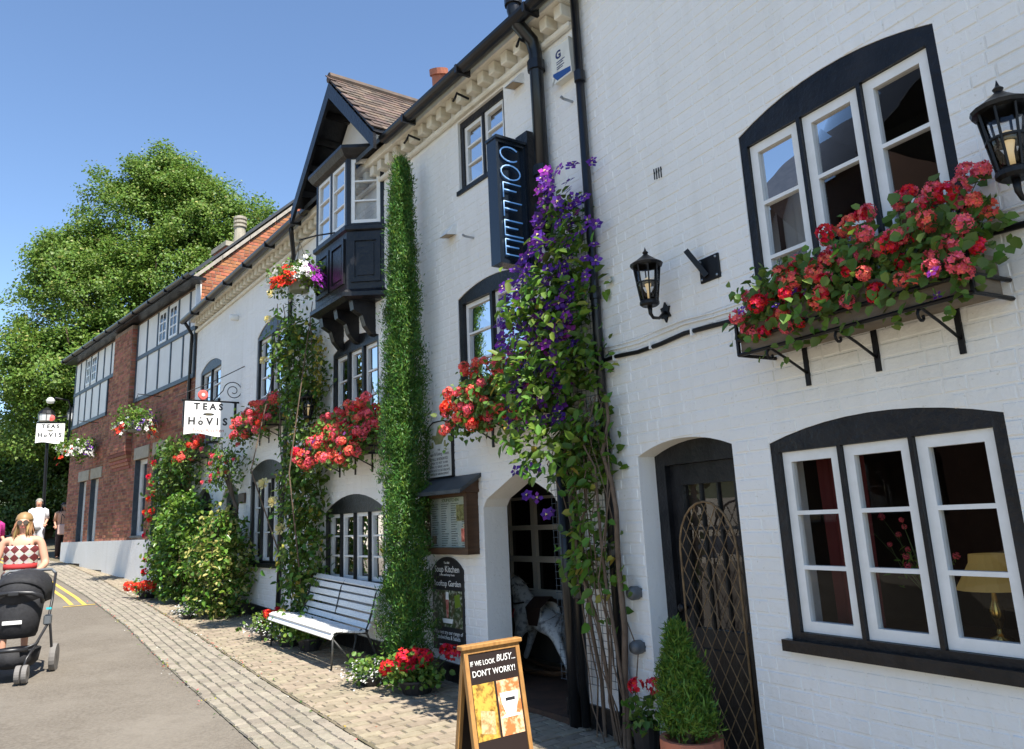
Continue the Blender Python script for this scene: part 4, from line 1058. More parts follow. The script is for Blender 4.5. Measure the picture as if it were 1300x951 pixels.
# ------------------------------------------------------------------ the big lime tree and the trees behind
def tree(label, base, crown, lobes, nl, size, seed, trunk_h, tr=.35, mats=(m_ltree, m_ltree2), kp=(.7, .3), name='lime_tree', per=80, spread=.25, group='trees at the top of the street'):
    t = thing(name, label, 'tree', ID, (base[0], base[1], gz(base[0], base[1]) - .2), group)
    r_ = np.random.default_rng(seed)
    z0 = gz(base[0], base[1]) - .2
    P = []; O = []
    per_l = nl // len(lobes)
    for cx, cy, cz, rx, ry, rz in lobes:
        d = unit(r_.normal(size=(per_l, 3))); d[:, 2] = np.where(d[:, 2] < -.55, -d[:, 2], d[:, 2])
        rr = 1 - .42 * r_.random(per_l) ** 2.0
        bump_ = 1 + .24 * np.sin(d[:, 0] * 6 + seed) * np.sin(d[:, 2] * 7 + cx) + .12 * np.sin(d[:, 1] * 11 + d[:, 2] * 9)
        P.append(np.stack([cx + d[:, 0] * rx * rr * bump_, cy + d[:, 1] * ry * rr * bump_, cz + d[:, 2] * rz * rr * bump_], 1)); O.append(d)
    P = np.concatenate(P); O = np.concatenate(O); n = len(P) * per
    off = np.clip(r_.normal(size=(n, 3)), -1.7, 1.7) * spread * (1, 1, .6)
    LP = np.repeat(P, per, 0) + off
    N = unit(np.repeat(O, per, 0) * .7 + r_.normal(size=(n, 3)) * .6 + (0, 0, .7)); A = r_.normal(size=(n, 3)) + (0, 0, -.4)
    L = size * r_.uniform(.6, 1.3, n)
    k = np.where(r_.random(n) < kp[1] * np.clip(.4 + off[:, 2] / spread, 0, 2), 1, 0)
    leaves('crown', LP, N, A, L, L * .8, list(mats), t, k)
    mb = MB(); c0 = Vector((base[0], base[1], z0))
    mb.tube([c0, c0 + Vector((.1, 0, trunk_h * .5)), c0 + Vector((0, .1, trunk_h))], [tr * 1.25, tr, tr * .8], 10)
    for cx, cy, cz, rx, ry, rz in lobes:
        tip = Vector((cx, cy, cz)); st = c0 + Vector((0, .1, trunk_h * .9))
        mb.tube([st, st.lerp(tip, .5) + Vector((0, 0, .3)), tip], [tr * .6, tr * .35, tr * .12], 7)
        for _ in range(4):
            e = tip + Vector((random.uniform(-.8, .8) * rx, random.uniform(-.8, .8) * ry, random.uniform(-.3, .8) * rz))
            mb.tube([tip.lerp(st, .25), e], [tr * .16, .02], 5)
    mb.build('trunk', m_bark, t, smooth=True)
    return t
tree('huge broad lime tree towering behind the brick house', (-15.6, 30.5),
     None, [(-16.9, 28.5, 7.6, 2.1, 2.4, 2.0), (-16.2, 29.5, 10.6, 2.7, 2.6, 2.3), (-17.5, 30, 12.4, 1.5, 2.0, 1.4), (-15.2, 31, 14.3, 2.5, 2.6, 2.4), (-12.6, 31, 13.9, 2.6, 2.6, 2.3), (-10.9, 31, 12.4, 2.2, 2.4, 2.1),
            (-13.6, 29.5, 10.6, 2.8, 2.6, 2.4), (-16.9, 29, 5.6, 1.9, 2.2, 1.7), (-15.0, 29, 7.6, 2.4, 2.4, 2.2), (-14.4, 31, 16.0, 1.6, 1.7, 1.4), (-11.5, 32, 9.8, 2.6, 2.4, 2.4)], 3300, .115, 5, 6.0, .5, kp=(.92, .08))
tree('pale green tree behind the lamp post sign', (-19.5, 33), None, [(-19.8, 33, 4.8, 2.2, 2, 1.9), (-18.3, 34, 3.6, 2.2, 2, 1.8), (-21.8, 34, 4.6, 2.2, 2.2, 1.9)], 900, .12, 6, 2.6, .22, kp=(.6, .4))
tree('low dark tree behind the people at the top of the street', (-16.8, 31), None, [(-16.6, 31, 3.6, 2.2, 1.8, 1.9), (-18.4, 31.5, 3.0, 2.0, 1.8, 1.7), (-14.6, 31.5, 3.4, 1.9, 1.6, 1.8), (-20.8, 32, 3.4, 2.4, 1.8, 2.0)], 1000, .12, 7, 1.8, .2, mats=(m_lhedge, m_ltree), kp=(.7, .3))

# ------------------------------------------------------------------ bench
g0 = gs(.9)
t = thing('bench', 'white slatted bench with iron legs below the ground-floor window', 'bench', FC @ Matrix.Translation((.95, .40, g0)) @ Matrix.Rotation(-math.atan(.0335), 4, 'Y'), (0, 0, 0))
m_slat = mat('white_bench_paint', (0.80, 0.80, 0.78), 0.42, c2=(0.70, 0.70, 0.67), ns=7.0, sc=(1, 6, 6), bump=0.12)
m_biron = mat('worn_green_iron', (0.03, 0.032, 0.03), 0.5, c2=(0.10, 0.09, 0.07), ns=14.0, lo=.55, hi=.8)
prof_b = [(.285, .345, -60), (.262, .388, -20), (.20, .394, 2), (.135, .385, 6), (.07, .374, 8), (.005, .364, 8), (-.06, .36, -2)]
prof_k = [(-.135, .40, -62), (-.168, .475, -70), (-.190, .555, -75), (-.208, .635, -77), (-.228, .715, -74), (-.268, .785, -48)]
for y, z, a in prof_b + prof_k:
    Mx = Matrix.Translation((0, y, z)) @ Matrix.Rotation(rad(a), 4, 'X') @ Matrix.Rotation(random.uniform(-.003, .003), 4, 'Z')
    w = .058 if (y, z, a) in prof_b else .062
    o = MB().box((-.93, -w / 2, -.012), (.93, w / 2, .012), M=Mx).build('slat', m_slat, t, bevel=.004)
def bench_end(x):
    e = MB().tube([(x, .26, .35), (x, .262, .2), (x, .27, 0.0)], .011, 8).build('leg', m_biron, t, smooth=True)
    MB().tube([(x, -.26, 0.0), (x, -.20, .16), (x, -.115, .33), (x, -.13, .42), (x, -.185, .60), (x, -.215, .72), (x, -.27, .79)], .011, 8).build('leg', m_biron, t, smooth=True)
    MB().tube([(x, .27, .335), (x, .20, .375), (x, 0, .348), (x, -.09, .34), (x, -.13, .42)], .011, 8).build('seat_bearer', m_biron, t, smooth=True)
    MB().tube([(x, .25, .31), (x, .12, .16), (x, .04, .05), (x, -.04, .015), (x, -.14, .005), (x, -.26, .0)], .009, 8).build('leg_brace', m_biron, t, smooth=True)
    MB().tube([(x, .0, .34), (x, .03, .2), (x, .05, .10), (x, -.0, .02)], .009, 8).build('leg_brace', m_biron, t, smooth=True)
    MB().tube([(x, -.1, .33), (x, -.05, .38), (x, .02, .33), (x, .0, .25)], .007, 6).build('scroll', m_biron, t, smooth=True)
for x in (-.9, .9): bench_end(x)
MB().tube([(0, -.13, .36), (0, -.185, .60), (0, -.215, .72), (0, -.26, .785)], .009, 6).build('back_strap', m_biron, t)
MB().tube([(0, .25, .355), (0, .0, .345), (0, -.13, .38)], .009, 6).build('back_strap', m_biron, t)

# ------------------------------------------------------------------ pots and tubs
def pot(F, c, r, h, label, m, flowers, leafn=40, group=None, name='flower_pot'):
    z0 = gF(F, c[0], c[1]) + .02
    t = thing(name, label, 'flower pot', F, (c[0], c[1], z0), group)
    MB().lathe([(r * .7, 0), (r * .95, h * .88), (r * 1.05, h * .88), (r * 1.05, h), (r * .88, h), (r * .85, h * .9), (.001, h * .88)], (c[0], c[1], z0), 14).build('pot', m, t, smooth=False)
    cen = [(c[0] + random.gauss(0, r * .7), c[1] + random.gauss(0, r * .7), z0 + h + abs(random.gauss(.06, .06))) for _ in range(leafn)]
    clump_leaves('leaves', t, cen, 8, .04, .055, [m_lger, m_lclem], kp=(.6, .4), wr=.9, out=(0, .2, 1))
    for kind, n, zz, scl in flowers:
        if kind == 'white':
            P = np.array([(c[0] + random.gauss(0, r), c[1] + random.gauss(0, r * .9), z0 + h * .7 + abs(random.gauss(.05, .06))) for _ in range(n)])
            k_ = len(P)
            leaves('blossom', P, rnd(k_) * .5 + (0, .4, .9), rnd(k_), .022 * scl, .022 * scl, [m_wpet], t)
        else:
            P = [(c[0] + random.gauss(0, r * .9), c[1] + random.gauss(0, r * .8) + .03, z0 + h + zz + random.uniform(-.07, .08)) for _ in range(n)]
            blooms('flower_head', t, P, [(random.uniform(-.4, .4), .6, 1) for _ in P], HEADS[kind], (.9 * scl, 1.3 * scl))
            stems('stems', t, [((c[0], c[1], z0 + h), p) for p in P], .004, m_stem)
    return t
m_pk = mat('black_pot', (0.02, 0.02, 0.022), 0.5)
pot(FC, (2.28, .52), .16, .16, 'dark pot of white alyssum and red geraniums at the far end of the bench', m_pk, [('white', 420, 0, 1.0), ('crim', 5, .10, 1.1), ('scar', 3, .12, 1.1)], 40)
pot(FC, (1.70, .50), .15, .14, 'dark pot of white flowers under the bench', m_pk, [('white', 320, 0, 1.0)], 50)
pot(FC, (1.25, .42), .15, .14, 'dark pot of trailing green leaves under the bench', m_pk, [], 60)
pot(FC, (-.78, .62), .14, .08, 'low pot of white alyssum at the foot of the cypress', m_pk, [('white', 420, 0, 1.0)], 30)
pot(FC, (-1.34, .46), .17, .12, 'dark pot of crimson geraniums below the rooftop garden poster', m_pk, [('crim', 9, .13, 1.5)], 60)
pot(FC, (8.35, .75), .18, .12, 'low pot of scarlet and white flowers at the foot of the red rose', m_pk, [('scar', 7, .10, 2.0), ('white', 200, 0, 1.6)], 40)
pot(FC, (4.95, .85), .10, .08, 'tiny pot of white flowers at the foot of the cream edged shrub', m_pk, [('white', 160, 0, 1.4)], 12)
pot(FR, (-.46, .16), .09, .22, 'slim pot with one red geranium beside the black door', m_pk, [('crim', 2, .26, 1.0)], 12)
z0 = gF(FR, -1.0, .25)
t = thing('flower_pot', 'terracotta pot holding the small bright conifer beside the black door', 'flower pot', FR, (-1.02, .27, z0))
MB().lathe([(.12, 0), (.16, .25), (.18, .25), (.18, .31), (.15, .31), (.14, .28), (.001, .27)], (-1.02, .27, z0), 18).build('pot', m_terra, t, smooth=False)
conifer(FR, 'small bright green conifer in a pot in front of the black door', (-1.02, .27), z0 + .27, 1.05, .17, 26000, [m_lcyp2, m_lcyp], (.75, .25), .045, tf=.7, lean=(.06, 0), cs=.022)

# ------------------------------------------------------------------ boards on the wall
def rounded_top(s0, s1, z0, zs, za): return arch(s0, s1, z0, zs, za, 12)
# menu case
t = thing('menu_case', 'brown wooden menu case with a small sloping roof on the white wall', 'menu board', FC, (-1.28, .05, 1.45))
s0, s1, z0, z1 = -1.72, -.84, 1.45, 2.00
MB().slab([(s0, z0), (s1, z0), (s1, z1), (s0, z1)], [[(s0 + .05, z0 + .06), (s1 - .05, z0 + .06), (s1 - .05, z1 - .03), (s0 + .05, z1 - .03)]], .13, .002).build('case', m_wood, t)
MB().box((s0 + .05, .004, z0 + .06), (s1 - .05, .03, z1 - .03)).build('menu_sheet', mat('menu_paper', (0.52, 0.55, 0.50), 0.6, c2=(0.40, 0.46, 0.44), ns=9), t)
for r in range(19):
    zz = z1 - .09 - r * .0215
    for a in (-.92, -1.10, -1.28, -1.47):
        if a == -1.47 and r < 8: continue
        l = random.uniform(.06, .14); MB().box((a - l, .030, zz), (a, .0315, zz + .007)).build('menu_line', m_grey, t)
for a, b, zA, zB, c_ in ((-1.52, -1.38, 1.75, 1.90, (0.10, 0.09, 0.03)), (-1.64, -1.46, 1.56, 1.68, (0.35, 0.06, 0.05)), (-1.00, -.92, 1.54, 1.62, (0.08, 0.05, 0.03)), (-1.66, -1.50, 1.68, 1.72, (0.5, 0.32, 0.2))):
    MB().box((a, .031, zA), (b, .0335, zB)).build('menu_picture', mat('menu_picture', c_, 0.6, c2=tuple(min(1, q * 3 + .06) for q in c_), ns=30), t)
text('SOUP KITCHEN', .045, wall_text_matrix(-1.27, .032, z1 - .055, t), t, m_lhedge, .0006)
MB().add([(s0 + .05, .118, z0 + .06), (s1 - .05, .118, z0 + .06), (s1 - .05, .119, z1 - .03), (s0 + .05, .118, z1 - .03)], [(0, 1, 2, 3)]).build('pane', m_acryl, t)
MB().add([(s0 - .07, .005, 2.17), (s1 + .09, .005, 2.17), (s1 + .09, .24, 2.03), (s0 - .07, .24, 2.03), (s0 - .07, .005, 2.135), (s1 + .09, .005, 2.135), (s1 + .09, .24, 1.995), (s0 - .07, .24, 1.995)],
         [(0, 1, 2, 3), (7, 6, 5, 4), (0, 4, 5, 1), (1, 5, 6, 2), (2, 6, 7, 3), (3, 7, 4, 0)]).build('roof', m_slate, t)
for s in (s0 - .02, s1 + .0): MB().add([(s, .0, 2.0), (s, .2, 2.0), (s, .0, 2.13), (s + .02, .0, 2.0), (s + .02, .2, 2.0), (s + .02, .0, 2.13)], [(0, 1, 2), (5, 4, 3), (0, 3, 4, 1), (1, 4, 5, 2), (2, 5, 3, 0)]).build('roof_bracket', m_wood, t)
# plaque with coat of arms
t = thing('wall_plaque', 'pale stone plaque with a green crest and lines of lettering above the menu case', 'plaque', FC, (-1.08, .02, 2.17))
op = [(-1.32, 2.18), (-.84, 2.18), (-.84, 2.62), (-.90, 2.69), (-.98, 2.72), (-1.18, 2.72), (-1.26, 2.69), (-1.32, 2.62)]
MB().slab(op, [], .030, .001).build('slab', mat('pale_plaque', (0.60, 0.60, 0.57), 0.6, c2=(0.52, 0.52, 0.48), ns=8), t)
MB().slab([(-1.332, 2.168), (-.828, 2.168), (-.828, 2.625), (-.894, 2.70), (-.976, 2.732), (-1.184, 2.732), (-1.266, 2.70), (-1.332, 2.625)], [op], .034, .001).build('border', m_black, t)
m_crest = mat('faded_green_crest', (0.14, 0.17, 0.07), 0.6, c2=(0.30, 0.27, 0.12), ns=25)
MB().slab([(-1.14, 2.50), (-1.02, 2.50), (-.98, 2.55), (-.93, 2.57), (-.96, 2.60), (-1.03, 2.59), (-1.05, 2.63), (-1.07, 2.68), (-1.09, 2.68), (-1.11, 2.63), (-1.13, 2.59), (-1.20, 2.60), (-1.23, 2.57), (-1.18, 2.55)], [], .0315, .030).build('crest', m_crest, t)
for s_ in (-1.20, -.96): MB().slab([(s_ - .02, 2.47), (s_ + .02, 2.47), (s_ + .015, 2.53), (s_ - .015, 2.53)], [], .0315, .030).build('crest', m_crest, t)
for z, b_, sz in ((2.445, 'THE', .028), (2.405, 'Soup & Eating House', .045), (2.355, 'SMALL & RESERVED', .040), (2.315, 'OPEN TO VISIT 10 AM', .034), (2.278, 'OPEN TO SERVE 5.30 PM', .033), (2.243, 'MONDAYS TO SATURDAYS', .033), (2.208, 'PARTIES BY ARRANGEMENT', .029)):
    text(b_, sz, wall_text_matrix(-1.08, .031, z, t), t, m_print_k, .0004)
# arched poster
t = thing('poster_board', 'black arched poster board reading Soup Kitchen Rooftop Garden', 'poster', FC, (-1.17, .02, .56))
op = rounded_top(-1.44, -.88, .575, 1.30, 1.42)
MB().slab(op, [], .022, .001).build('board', m_print_k, t)
m_pp = mat('garden_photo_print', (0.035, 0.06, 0.018), 0.5, c2=(0.36, 0.38, 0.30), ns=26, lo=.5, hi=.62, c3=(0.10, 0.05, 0.03), ns3=11)
MB().box((-1.425, .0225, .785), (-.895, .024, 1.115)).build('printed_photo', m_pp, t)
MB().slab([(-1.175, .87), (-1.145, .87), (-1.132, 1.03), (-1.188, 1.03)], [], .0250, .0241).build('printed_drink', mat('red_print', (0.34, 0.03, 0.03), 0.5, c2=(0.45, 0.25, 0.2), ns=40), t)
MB().slab([(-1.24, .82), (-1.08, .82), (-1.06, .86), (-1.26, .86)], [], .0252, .0241).build('printed_saucer', m_print_w, t)
MB().slab([(-1.188, 1.03), (-1.132, 1.03), (-1.14, 1.10), (-1.18, 1.10)], [], .0252, .0241).build('printed_cream', m_print_w, t)
MB().slab([(-1.40, .98), (-1.30, .96), (-1.29, 1.07), (-1.38, 1.09)], [], .0252, .0241).build('printed_leaves', m_lcyp2, t)
for z, b_, sz in ((1.365, 'The Old', .03), (1.305, 'Soup Kitchen', .085), (1.255, 'Coffee and Eating House', .028), (1.175, 'Rooftop Garden', .075), (.735, 'Why not try our range of', .050), (.690, 'Sandwiches & Salads', .052), (.625, 'served throughout the day', .03)):
    text(b_, sz, wall_text_matrix(-1.16, .0228, z, t), t, m_print_w, .0004)
# small plaque by the far window
o = MB().box((-.16, 0, -.07), (.16, .03, .09)).build('door_plaque', m_wood, None, F=FC @ Matrix.Translation((5.28, 0.003, 2.26)), bevel=.006)
tag(o, 'small brown wooden plaque beside the far arched ground-floor window', 'plaque')

# ------------------------------------------------------------------ A-board in front of the passage
t = thing('pavement_sign', 'pine-framed folding pavement sign reading If we look busy', 'pavement sign', Matrix.Translation((-.215, 5.0, gz(-.2, 5.0) + .02)) @ Matrix.Rotation(rad(38), 4, 'Z'), (0, 0, 0))
for sg in (-1, 1):
    Mx = Matrix.Rotation(rad(9) * sg, 4, 'X') if sg < 0 else Matrix.Rotation(rad(9), 4, 'X')
    Mx = Matrix.Translation((0, .13 * sg, 0)) @ Matrix.Rotation(rad(9.5) * sg, 4, 'X')
    W, Hh = .205, .80
    fr_ = MB(); 
    for a, b in (((-W, -.014, 0), (-W + .028, .014, Hh)), ((W - .028, -.014, 0), (W, .014, Hh)), ((-W + .028, -.013, Hh - .03), (W - .028, .013, Hh)), ((-W + .028, -.013, .08), (W - .028, .013, .115))): fr_.box(a, b, M=Mx)
    f_ = fr_.build('frame', m_woodlt, t)
    MB().box((-W + .028, -.006, .115), (W - .028, .006, Hh - .03), M=Mx).build('panel', mat('brown_black_print', (0.022, 0.014, 0.012), 0.45), t)
    if sg < 0:
        fm_ = Mx @ Matrix.Translation((0, -.0075, 0)) @ Matrix.Rotation(rad(90), 4, 'X')
        for z, b_, sz, xo, sh in ((.712, 'IF WE LOOK', .039, -.076, 0), (.722, 'BUSY...', .054, .096, .25), (.655, "DON'T WORRY!", .048, 0, 0)):
            text(b_, sz, fm_ @ Matrix.Translation((xo, z, 0)), t, m_print_w, .0004, shear=sh, xs=.82 if b_.startswith('IF') else .9)
        for x0, x1, c_, c2_ in ((-.168, -.012, (0.55, 0.34, 0.06), (0.20, 0.10, 0.02)), (.004, .168, (0.48, 0.16, 0.05), (0.75, 0.50, 0.30))):
            MB().box((x0, -.0075, .30), (x1, -.0062, .60), M=Mx).build('printed_photo', mat('food_photo_print', c_, 0.5, c2=c2_, ns=22, lo=.45, hi=.6), t)
        cup = [(.035 + .05 * 1, .40)] 
        MB().slab([(.05, .41), (.12, .41), (.142, .47), (.150, .53), (.020, .53), (.028, .47)], [], -.0080, -.0076, map=lambda x, y, z: tuple(Mx @ Vector((x, y, z)))).build('printed_cup', m_print_w, t)
        MB().slab([(.012, .395), (.158, .395), (.135, .41), (.035, .41)], [], -.0080, -.0076, map=lambda x, y, z: tuple(Mx @ Vector((x, y, z)))).build('printed_saucer', m_print_w, t)
        MB().slab([(-.14, .34), (-.04, .32), (-.03, .44), (-.13, .46)], [], -.0080, -.0076, map=lambda x, y, z: tuple(Mx @ Vector((x, y, z)))).build('printed_glass', mat('pale_print', (0.62, 0.5, 0.26), 0.5, c2=(0.35, 0.2, 0.08), ns=40), t)
        MB().box((.055, -.0084, .482), (.125, -.0081, .500), M=Mx).build('printed_label', m_print_k, t)
MB().box((-.225, -.03, .787), (.22, .03, .812)).build('top_rail', m_woodlt, t, bevel=.004)

# ------------------------------------------------------------------ hanging tea sign
def script_board(t, W, H, Mx, m_face):
    n = 14
    bot = [(W * i / n, -H + .028 * math.sin(i / n * 2 * math.pi) * 1.0 - .0) for i in range(n + 1)]
    MB().slab([(0, 0), (0, -H)] + bot[1:] + [(W, 0)], [], .010, -.010, back=True, map=lambda x, y, z: tuple(Mx @ Vector((x, z, y)))).build('board', m_face, t)
    R_ = Mx @ Matrix.Translation((W / 2, 0, .0115))
    def tx(b_, sz, x, y, m, **k): text(b_, sz, R_ @ Matrix.Translation((x, y, 0)), t, m, .001, **k)
    for ch, x in zip('TEAS', (-.21, -.07, .07, .21)): tx(ch, H * .27, x * W / .83, -H * .15, m_print_k, bold=.006)
    MB().slab([(W / 2 + .10 * math.cos(a) * W / .83, -H * .375 + .022 * math.sin(a)) for a in [2 * math.pi * i / 16 for i in range(16)]], [], .0125, .010, map=lambda x, y, z: tuple(Mx @ Vector((x, z, y)))).build('painted_oval', m_print_k, t)
    tx('WITH', H * .07, 0, -H * .378, m_ycen)
    for ch, x, sz in zip('HoVIS', (-.29, -.135, .02, .16, .295), (.30, .26, .30, .30, .30)): tx(ch, H * sz, x * W / .83, -H * .60 - (H * .015 if ch == 'o' else 0), m_print_k, bold=.006)
    MB().lathe([(.012, 0), (.012, .004)], R_ @ Vector((-.135 * W / .83, -H * .485, 0)), 10, M=R_.to_3x3().to_4x4()).build('painted_dot', m_print_k, t)
    tx('Soup Kitchen', H * .15, 0, -H * .86, mat('faded_red_print', (0.35, 0.12, 0.10), 0.6), shear=.15, xs=1.15)
m_sface = mat('white_sign_paint', (0.80, 0.80, 0.78), 0.45)
t = thing('hanging_sign', 'white hanging tea sign on an iron bracket on the white house', 'sign', FC, (5.62, .1, 3.3))
Mx = Matrix.Translation(Vector((5.60, .90, 3.87)) - Vector((5.62, .1, 3.3))) @ Matrix(((0, 0, -1, 0), (-1, 0, 0, 0), (0, 1, 0, 0), (0, 0, 0, 1)))
class _T: pass
def local_build(fn):
    b = BASE.pop(t.name); fn(); BASE[t.name] = b
b_ = BASE[t.name]; BASE[t.name] = Vector((0, 0, 0))
script_board(t, .76, .55, Mx, m_sface)
BASE[t.name] = b_
MB().box((5.605, .02, 3.87), (5.635, .95, 3.90)).build('arm', m_blackm, t)
MB().box((5.606, .06, 3.33), (5.634, .10, 3.87)).build('arm', m_blackm, t)
MB().box((5.606, .90, 3.45), (5.634, .92, 3.87)).build('arm', m_blackm, t)
MB().tube([(5.62, 1.05, 3.93), (5.55, .5, 4.2), (5.4, .01, 4.48)], .008, 6).build('stay', m_blackm, t)
pts = [(5.62, .12 + .17 * math.cos(a * .9) * (1 - a / 16), 4.08 + .17 * math.sin(a * .9) * (1 - a / 16)) for a in np.linspace(0, 13, 40)]
MB().tube([(5.62, .45, 3.9)] + pts, .008, 5).build('scroll', m_blackm, t, smooth=True)
MB().lathe([(.001, -.02), (.07, -.018), (.085, 0), (.07, .018), (.001, .02)], (5.60, .62, 3.985), 16, M=Matrix.Rotation(rad(90), 4, 'Y')).build('poppy_roundel', mat('coral_enamel', (0.72, 0.12, 0.10), 0.4), t)
MB().lathe([(.001, -.03), (.03, -.028), (.034, 0), (.03, .03), (.001, .032)], (5.60, .62, 3.985), 12, M=Matrix.Rotation(rad(90), 4, 'Y')).build('roundel_centre', m_wpet, t)

# second tea sign on the lamp post at the top of the street
px_, py_ = -14.95, 25.0
gp = gz(px_, py_)
t = thing('lamp_post', 'black street lamp post with a double lantern at the top of the street', 'lamp post', ID, (px_, py_, gp))
MB().tube([(px_, py_, gp), (px_, py_, gp + .6), (px_, py_, gp + .62), (px_ - .1, py_, 5.2)], [.09, .08, .05, .045], 10).build('post', m_blackm, t)
MB().tube([(px_ - .1, py_, 5.2), (px_ - .1, py_, 5.55), (px_ + .7, py_, 5.62)], .03, 6).build('arm', m_blackm, t)
for dx in (-.18, .75):
    c_ = (px_ + dx, py_, 5.45)
    MB().lathe([(.10, -.02), (.22, .03), (.24, .25), (.16, .26), (.001, .26)], c_, 12).build('lantern_glass', mat('milky_glass', (0.55, 0.56, 0.55), 0.3), t)
    MB().lathe([(.26, .25), (.2, .36), (.06, .46), (.001, .5)], c_, 12).build('lantern_cap', m_blackm, t)
    for i in range(6):
        a = i * math.pi / 3; MB().tube([(c_[0] + .23 * math.cos(a), c_[1] + .23 * math.sin(a), c_[2] + .03), (c_[0] + .25 * math.cos(a), c_[1] + .25 * math.sin(a), c_[2] + .26)], .012, 4).build('lantern_rib', m_blackm, t)
t = thing('hanging_sign', 'white tea sign mounted on the lamp post at the top of the street', 'sign', Matrix.Translation((px_, py_ - .12, 4.7)) @ Matrix.Rotation(rad(-28), 4, 'Z').inverted().inverted(), (0, 0, 0))
t.matrix_world = Matrix.Translation((px_, py_ - .12, 4.7)) @ Matrix.Rotation(rad(20), 4, 'Z')
script_board(t, .80, .62, Matrix.Translation((-.35, 0, .68)) @ Matrix.Rotation(rad(90), 4, 'X'), m_sface)
MB().box((-.37, -.015, .70), (.48, .015, .73)).build('arm', m_blackm, t)
MB().lathe([(.001, -.02), (.10, 0), (.001, .02)], (.05, 0, .86), 12, M=Matrix.Rotation(rad(90), 4, 'X')).build('poppy_roundel', mat('coral_enamel_far', (0.72, 0.12, 0.10), 0.4), t)

# ------------------------------------------------------------------ neon coffee sign
t = thing('neon_sign', 'black projecting box sign with blue neon letters reading coffee', 'sign', FC, (-2.72, .1, 3.8))
m_navy = mat('navy_black_enamel', (0.010, 0.016, 0.026), 0.22, spec=0.6)
MB().slab([(.08, 3.83), (.40, 3.83), (.40, 4.96), (.08, 4.96)], [[(.105, 3.86), (.375, 3.86), (.375, 4.93), (.105, 4.93)]], -2.80, -2.66, map=lambda x, y, z: (y, x, z)).build('case', m_navy, t)
MB().box((-2.765, .105, 3.86), (-2.70, .375, 4.93)).build('back_panel', m_navy, t)
MB().box((-2.83, .0, 3.74), (-2.66, .08, 5.10)).build('mounting_plate', m_black, t)
MB().box((-2.82, .08, 4.96), (-2.65, .41, 4.985)).build('case_cap', m_navy, t)
m_neon = mat('pale_blue_neon_tube', (0.30, 0.48, 0.72), 0.3, emit=(0.10, 0.36, 0.95), es=0.12)
xs_ = -2.782
def L2(z0, pl):     # letter strokes: u 0..1 left to right as seen from down the street, v 0..1 up
    MB().tube([(xs_, .345 - u * .205, z0 + v * .135) for u, v in pl], .0065, 6).build('neon_tube', m_neon, t, smooth=True)
zs_ = [4.93 - .172 * (i + 1) + .02 for i in range(6)]
L2(zs_[0], [(.5 + .5 * math.cos(a), .5 + .5 * math.sin(a)) for a in np.linspace(.7, 5.5, 14)])
L2(zs_[1], [(.5 + .5 * math.cos(a), .5 + .5 * math.sin(a)) for a in np.linspace(0, 6.2, 16)])
for i in (2, 3): L2(zs_[i], [(.08, 0), (.08, 1), (1, 1)]); L2(zs_[i], [(.08, .52), (.75, .52)])
for i in (4, 5): L2(zs_[i], [(1, 0), (.08, 0), (.08, 1), (1, 1)]); L2(zs_[i], [(.08, .52), (.75, .52)])

# ------------------------------------------------------------------ lanterns
m_bulb = mat('warm_bulb', (0.62, 0.52, 0.36), 0.3, emit=(1.0, 0.72, 0.35), es=0.15)
def lantern(F, s, z, label, y=.22, sc=1.0, arm_s=0.0, arm_z=-.02):
    t = thing('wall_lantern', label, 'lantern', F, (s, 0, z), 'black lanterns on the white walls')
    c = Vector((s, y, z)); k = sc
    def V_(r, h): return (r * k, h * k)
    MB().lathe([V_(.085, .27), V_(.105, .275), V_(.11, .29), V_(.07, .315), V_(.03, .345), V_(.014, .36), V_(.02, .372), V_(.008, .385), V_(.001, .41)], c, 16).build('cap', m_blackm, t, smooth=False)
    MB().lathe([V_(.05, .0), V_(.065, .012), V_(.065, .03), V_(.055, .04), V_(.03, .04)], c, 16).build('base_ring', m_blackm, t)
    MB().lathe([V_(.085, .15), V_(.0745, .152), V_(.0745, .16), V_(.085, .162)][:0] or [V_(.073, .152), V_(.077, .153), V_(.078, .162), V_(.074, .163)], c, 16).build('mid_ring', m_blackm, t)
    for i in range(8):
        a = i * math.pi / 4 + .2
        MB().tube([c + Vector((.056 * math.cos(a), .056 * math.sin(a), .035)) * k, c + Vector((.072 * math.cos(a), .072 * math.sin(a), .15)) * k, c + Vector((.088 * math.cos(a), .088 * math.sin(a), .275)) * k], .0055 * k, 5).build('rib', m_blackm, t)
    MB().lathe([V_(.053, .04), V_(.068, .15), V_(.084, .272)], c, 16).build('glass', m_clear, t, smooth=True)
    MB().lathe([V_(.010, .05), V_(.012, .11), V_(.024, .16), V_(.020, .19), V_(.001, .20)], c, 10).build('bulb', m_bulb, t, smooth=True)
    w = Vector((s + arm_s, .0, z + arm_z))
    MB().tube([c + Vector((0, 0, .0)), c + Vector((0, 0, -.05)) * k, c + Vector((0, -.02, -.075)) * k, c.lerp(w, .5) + Vector((0, 0, -.06)), w + Vector((0, .02, 0))], [.016 * k, .013 * k, .011, .010, .012], 8).build('arm', m_blackm, t, smooth=True)
    n = 12; pl = [(w.x + (.052 if i % 2 else .032) * k * math.cos(2 * math.pi * i / n), w.z + (.072 if i % 2 else .045) * k * math.sin(2 * math.pi * i / n)) for i in range(n)]
    MB().slab(pl, [], .018, .001).build('back_plate', m_blackm, t)
    return t
lantern(FR, -.93, 3.07, 'black wall lantern beside the iron bracket between the door and the upper window', arm_s=.09, arm_z=-.0)
lantern(FR, -3.25, 3.00, 'black wall lantern to the right of the geranium box, cut by the picture edge', sc=1.08, arm_s=-.06, arm_z=-.05)
lantern(FC, 1.72, 3.10, 'black wall lantern half hidden between the yellow rose and the coral geraniums', y=.3, sc=.95)

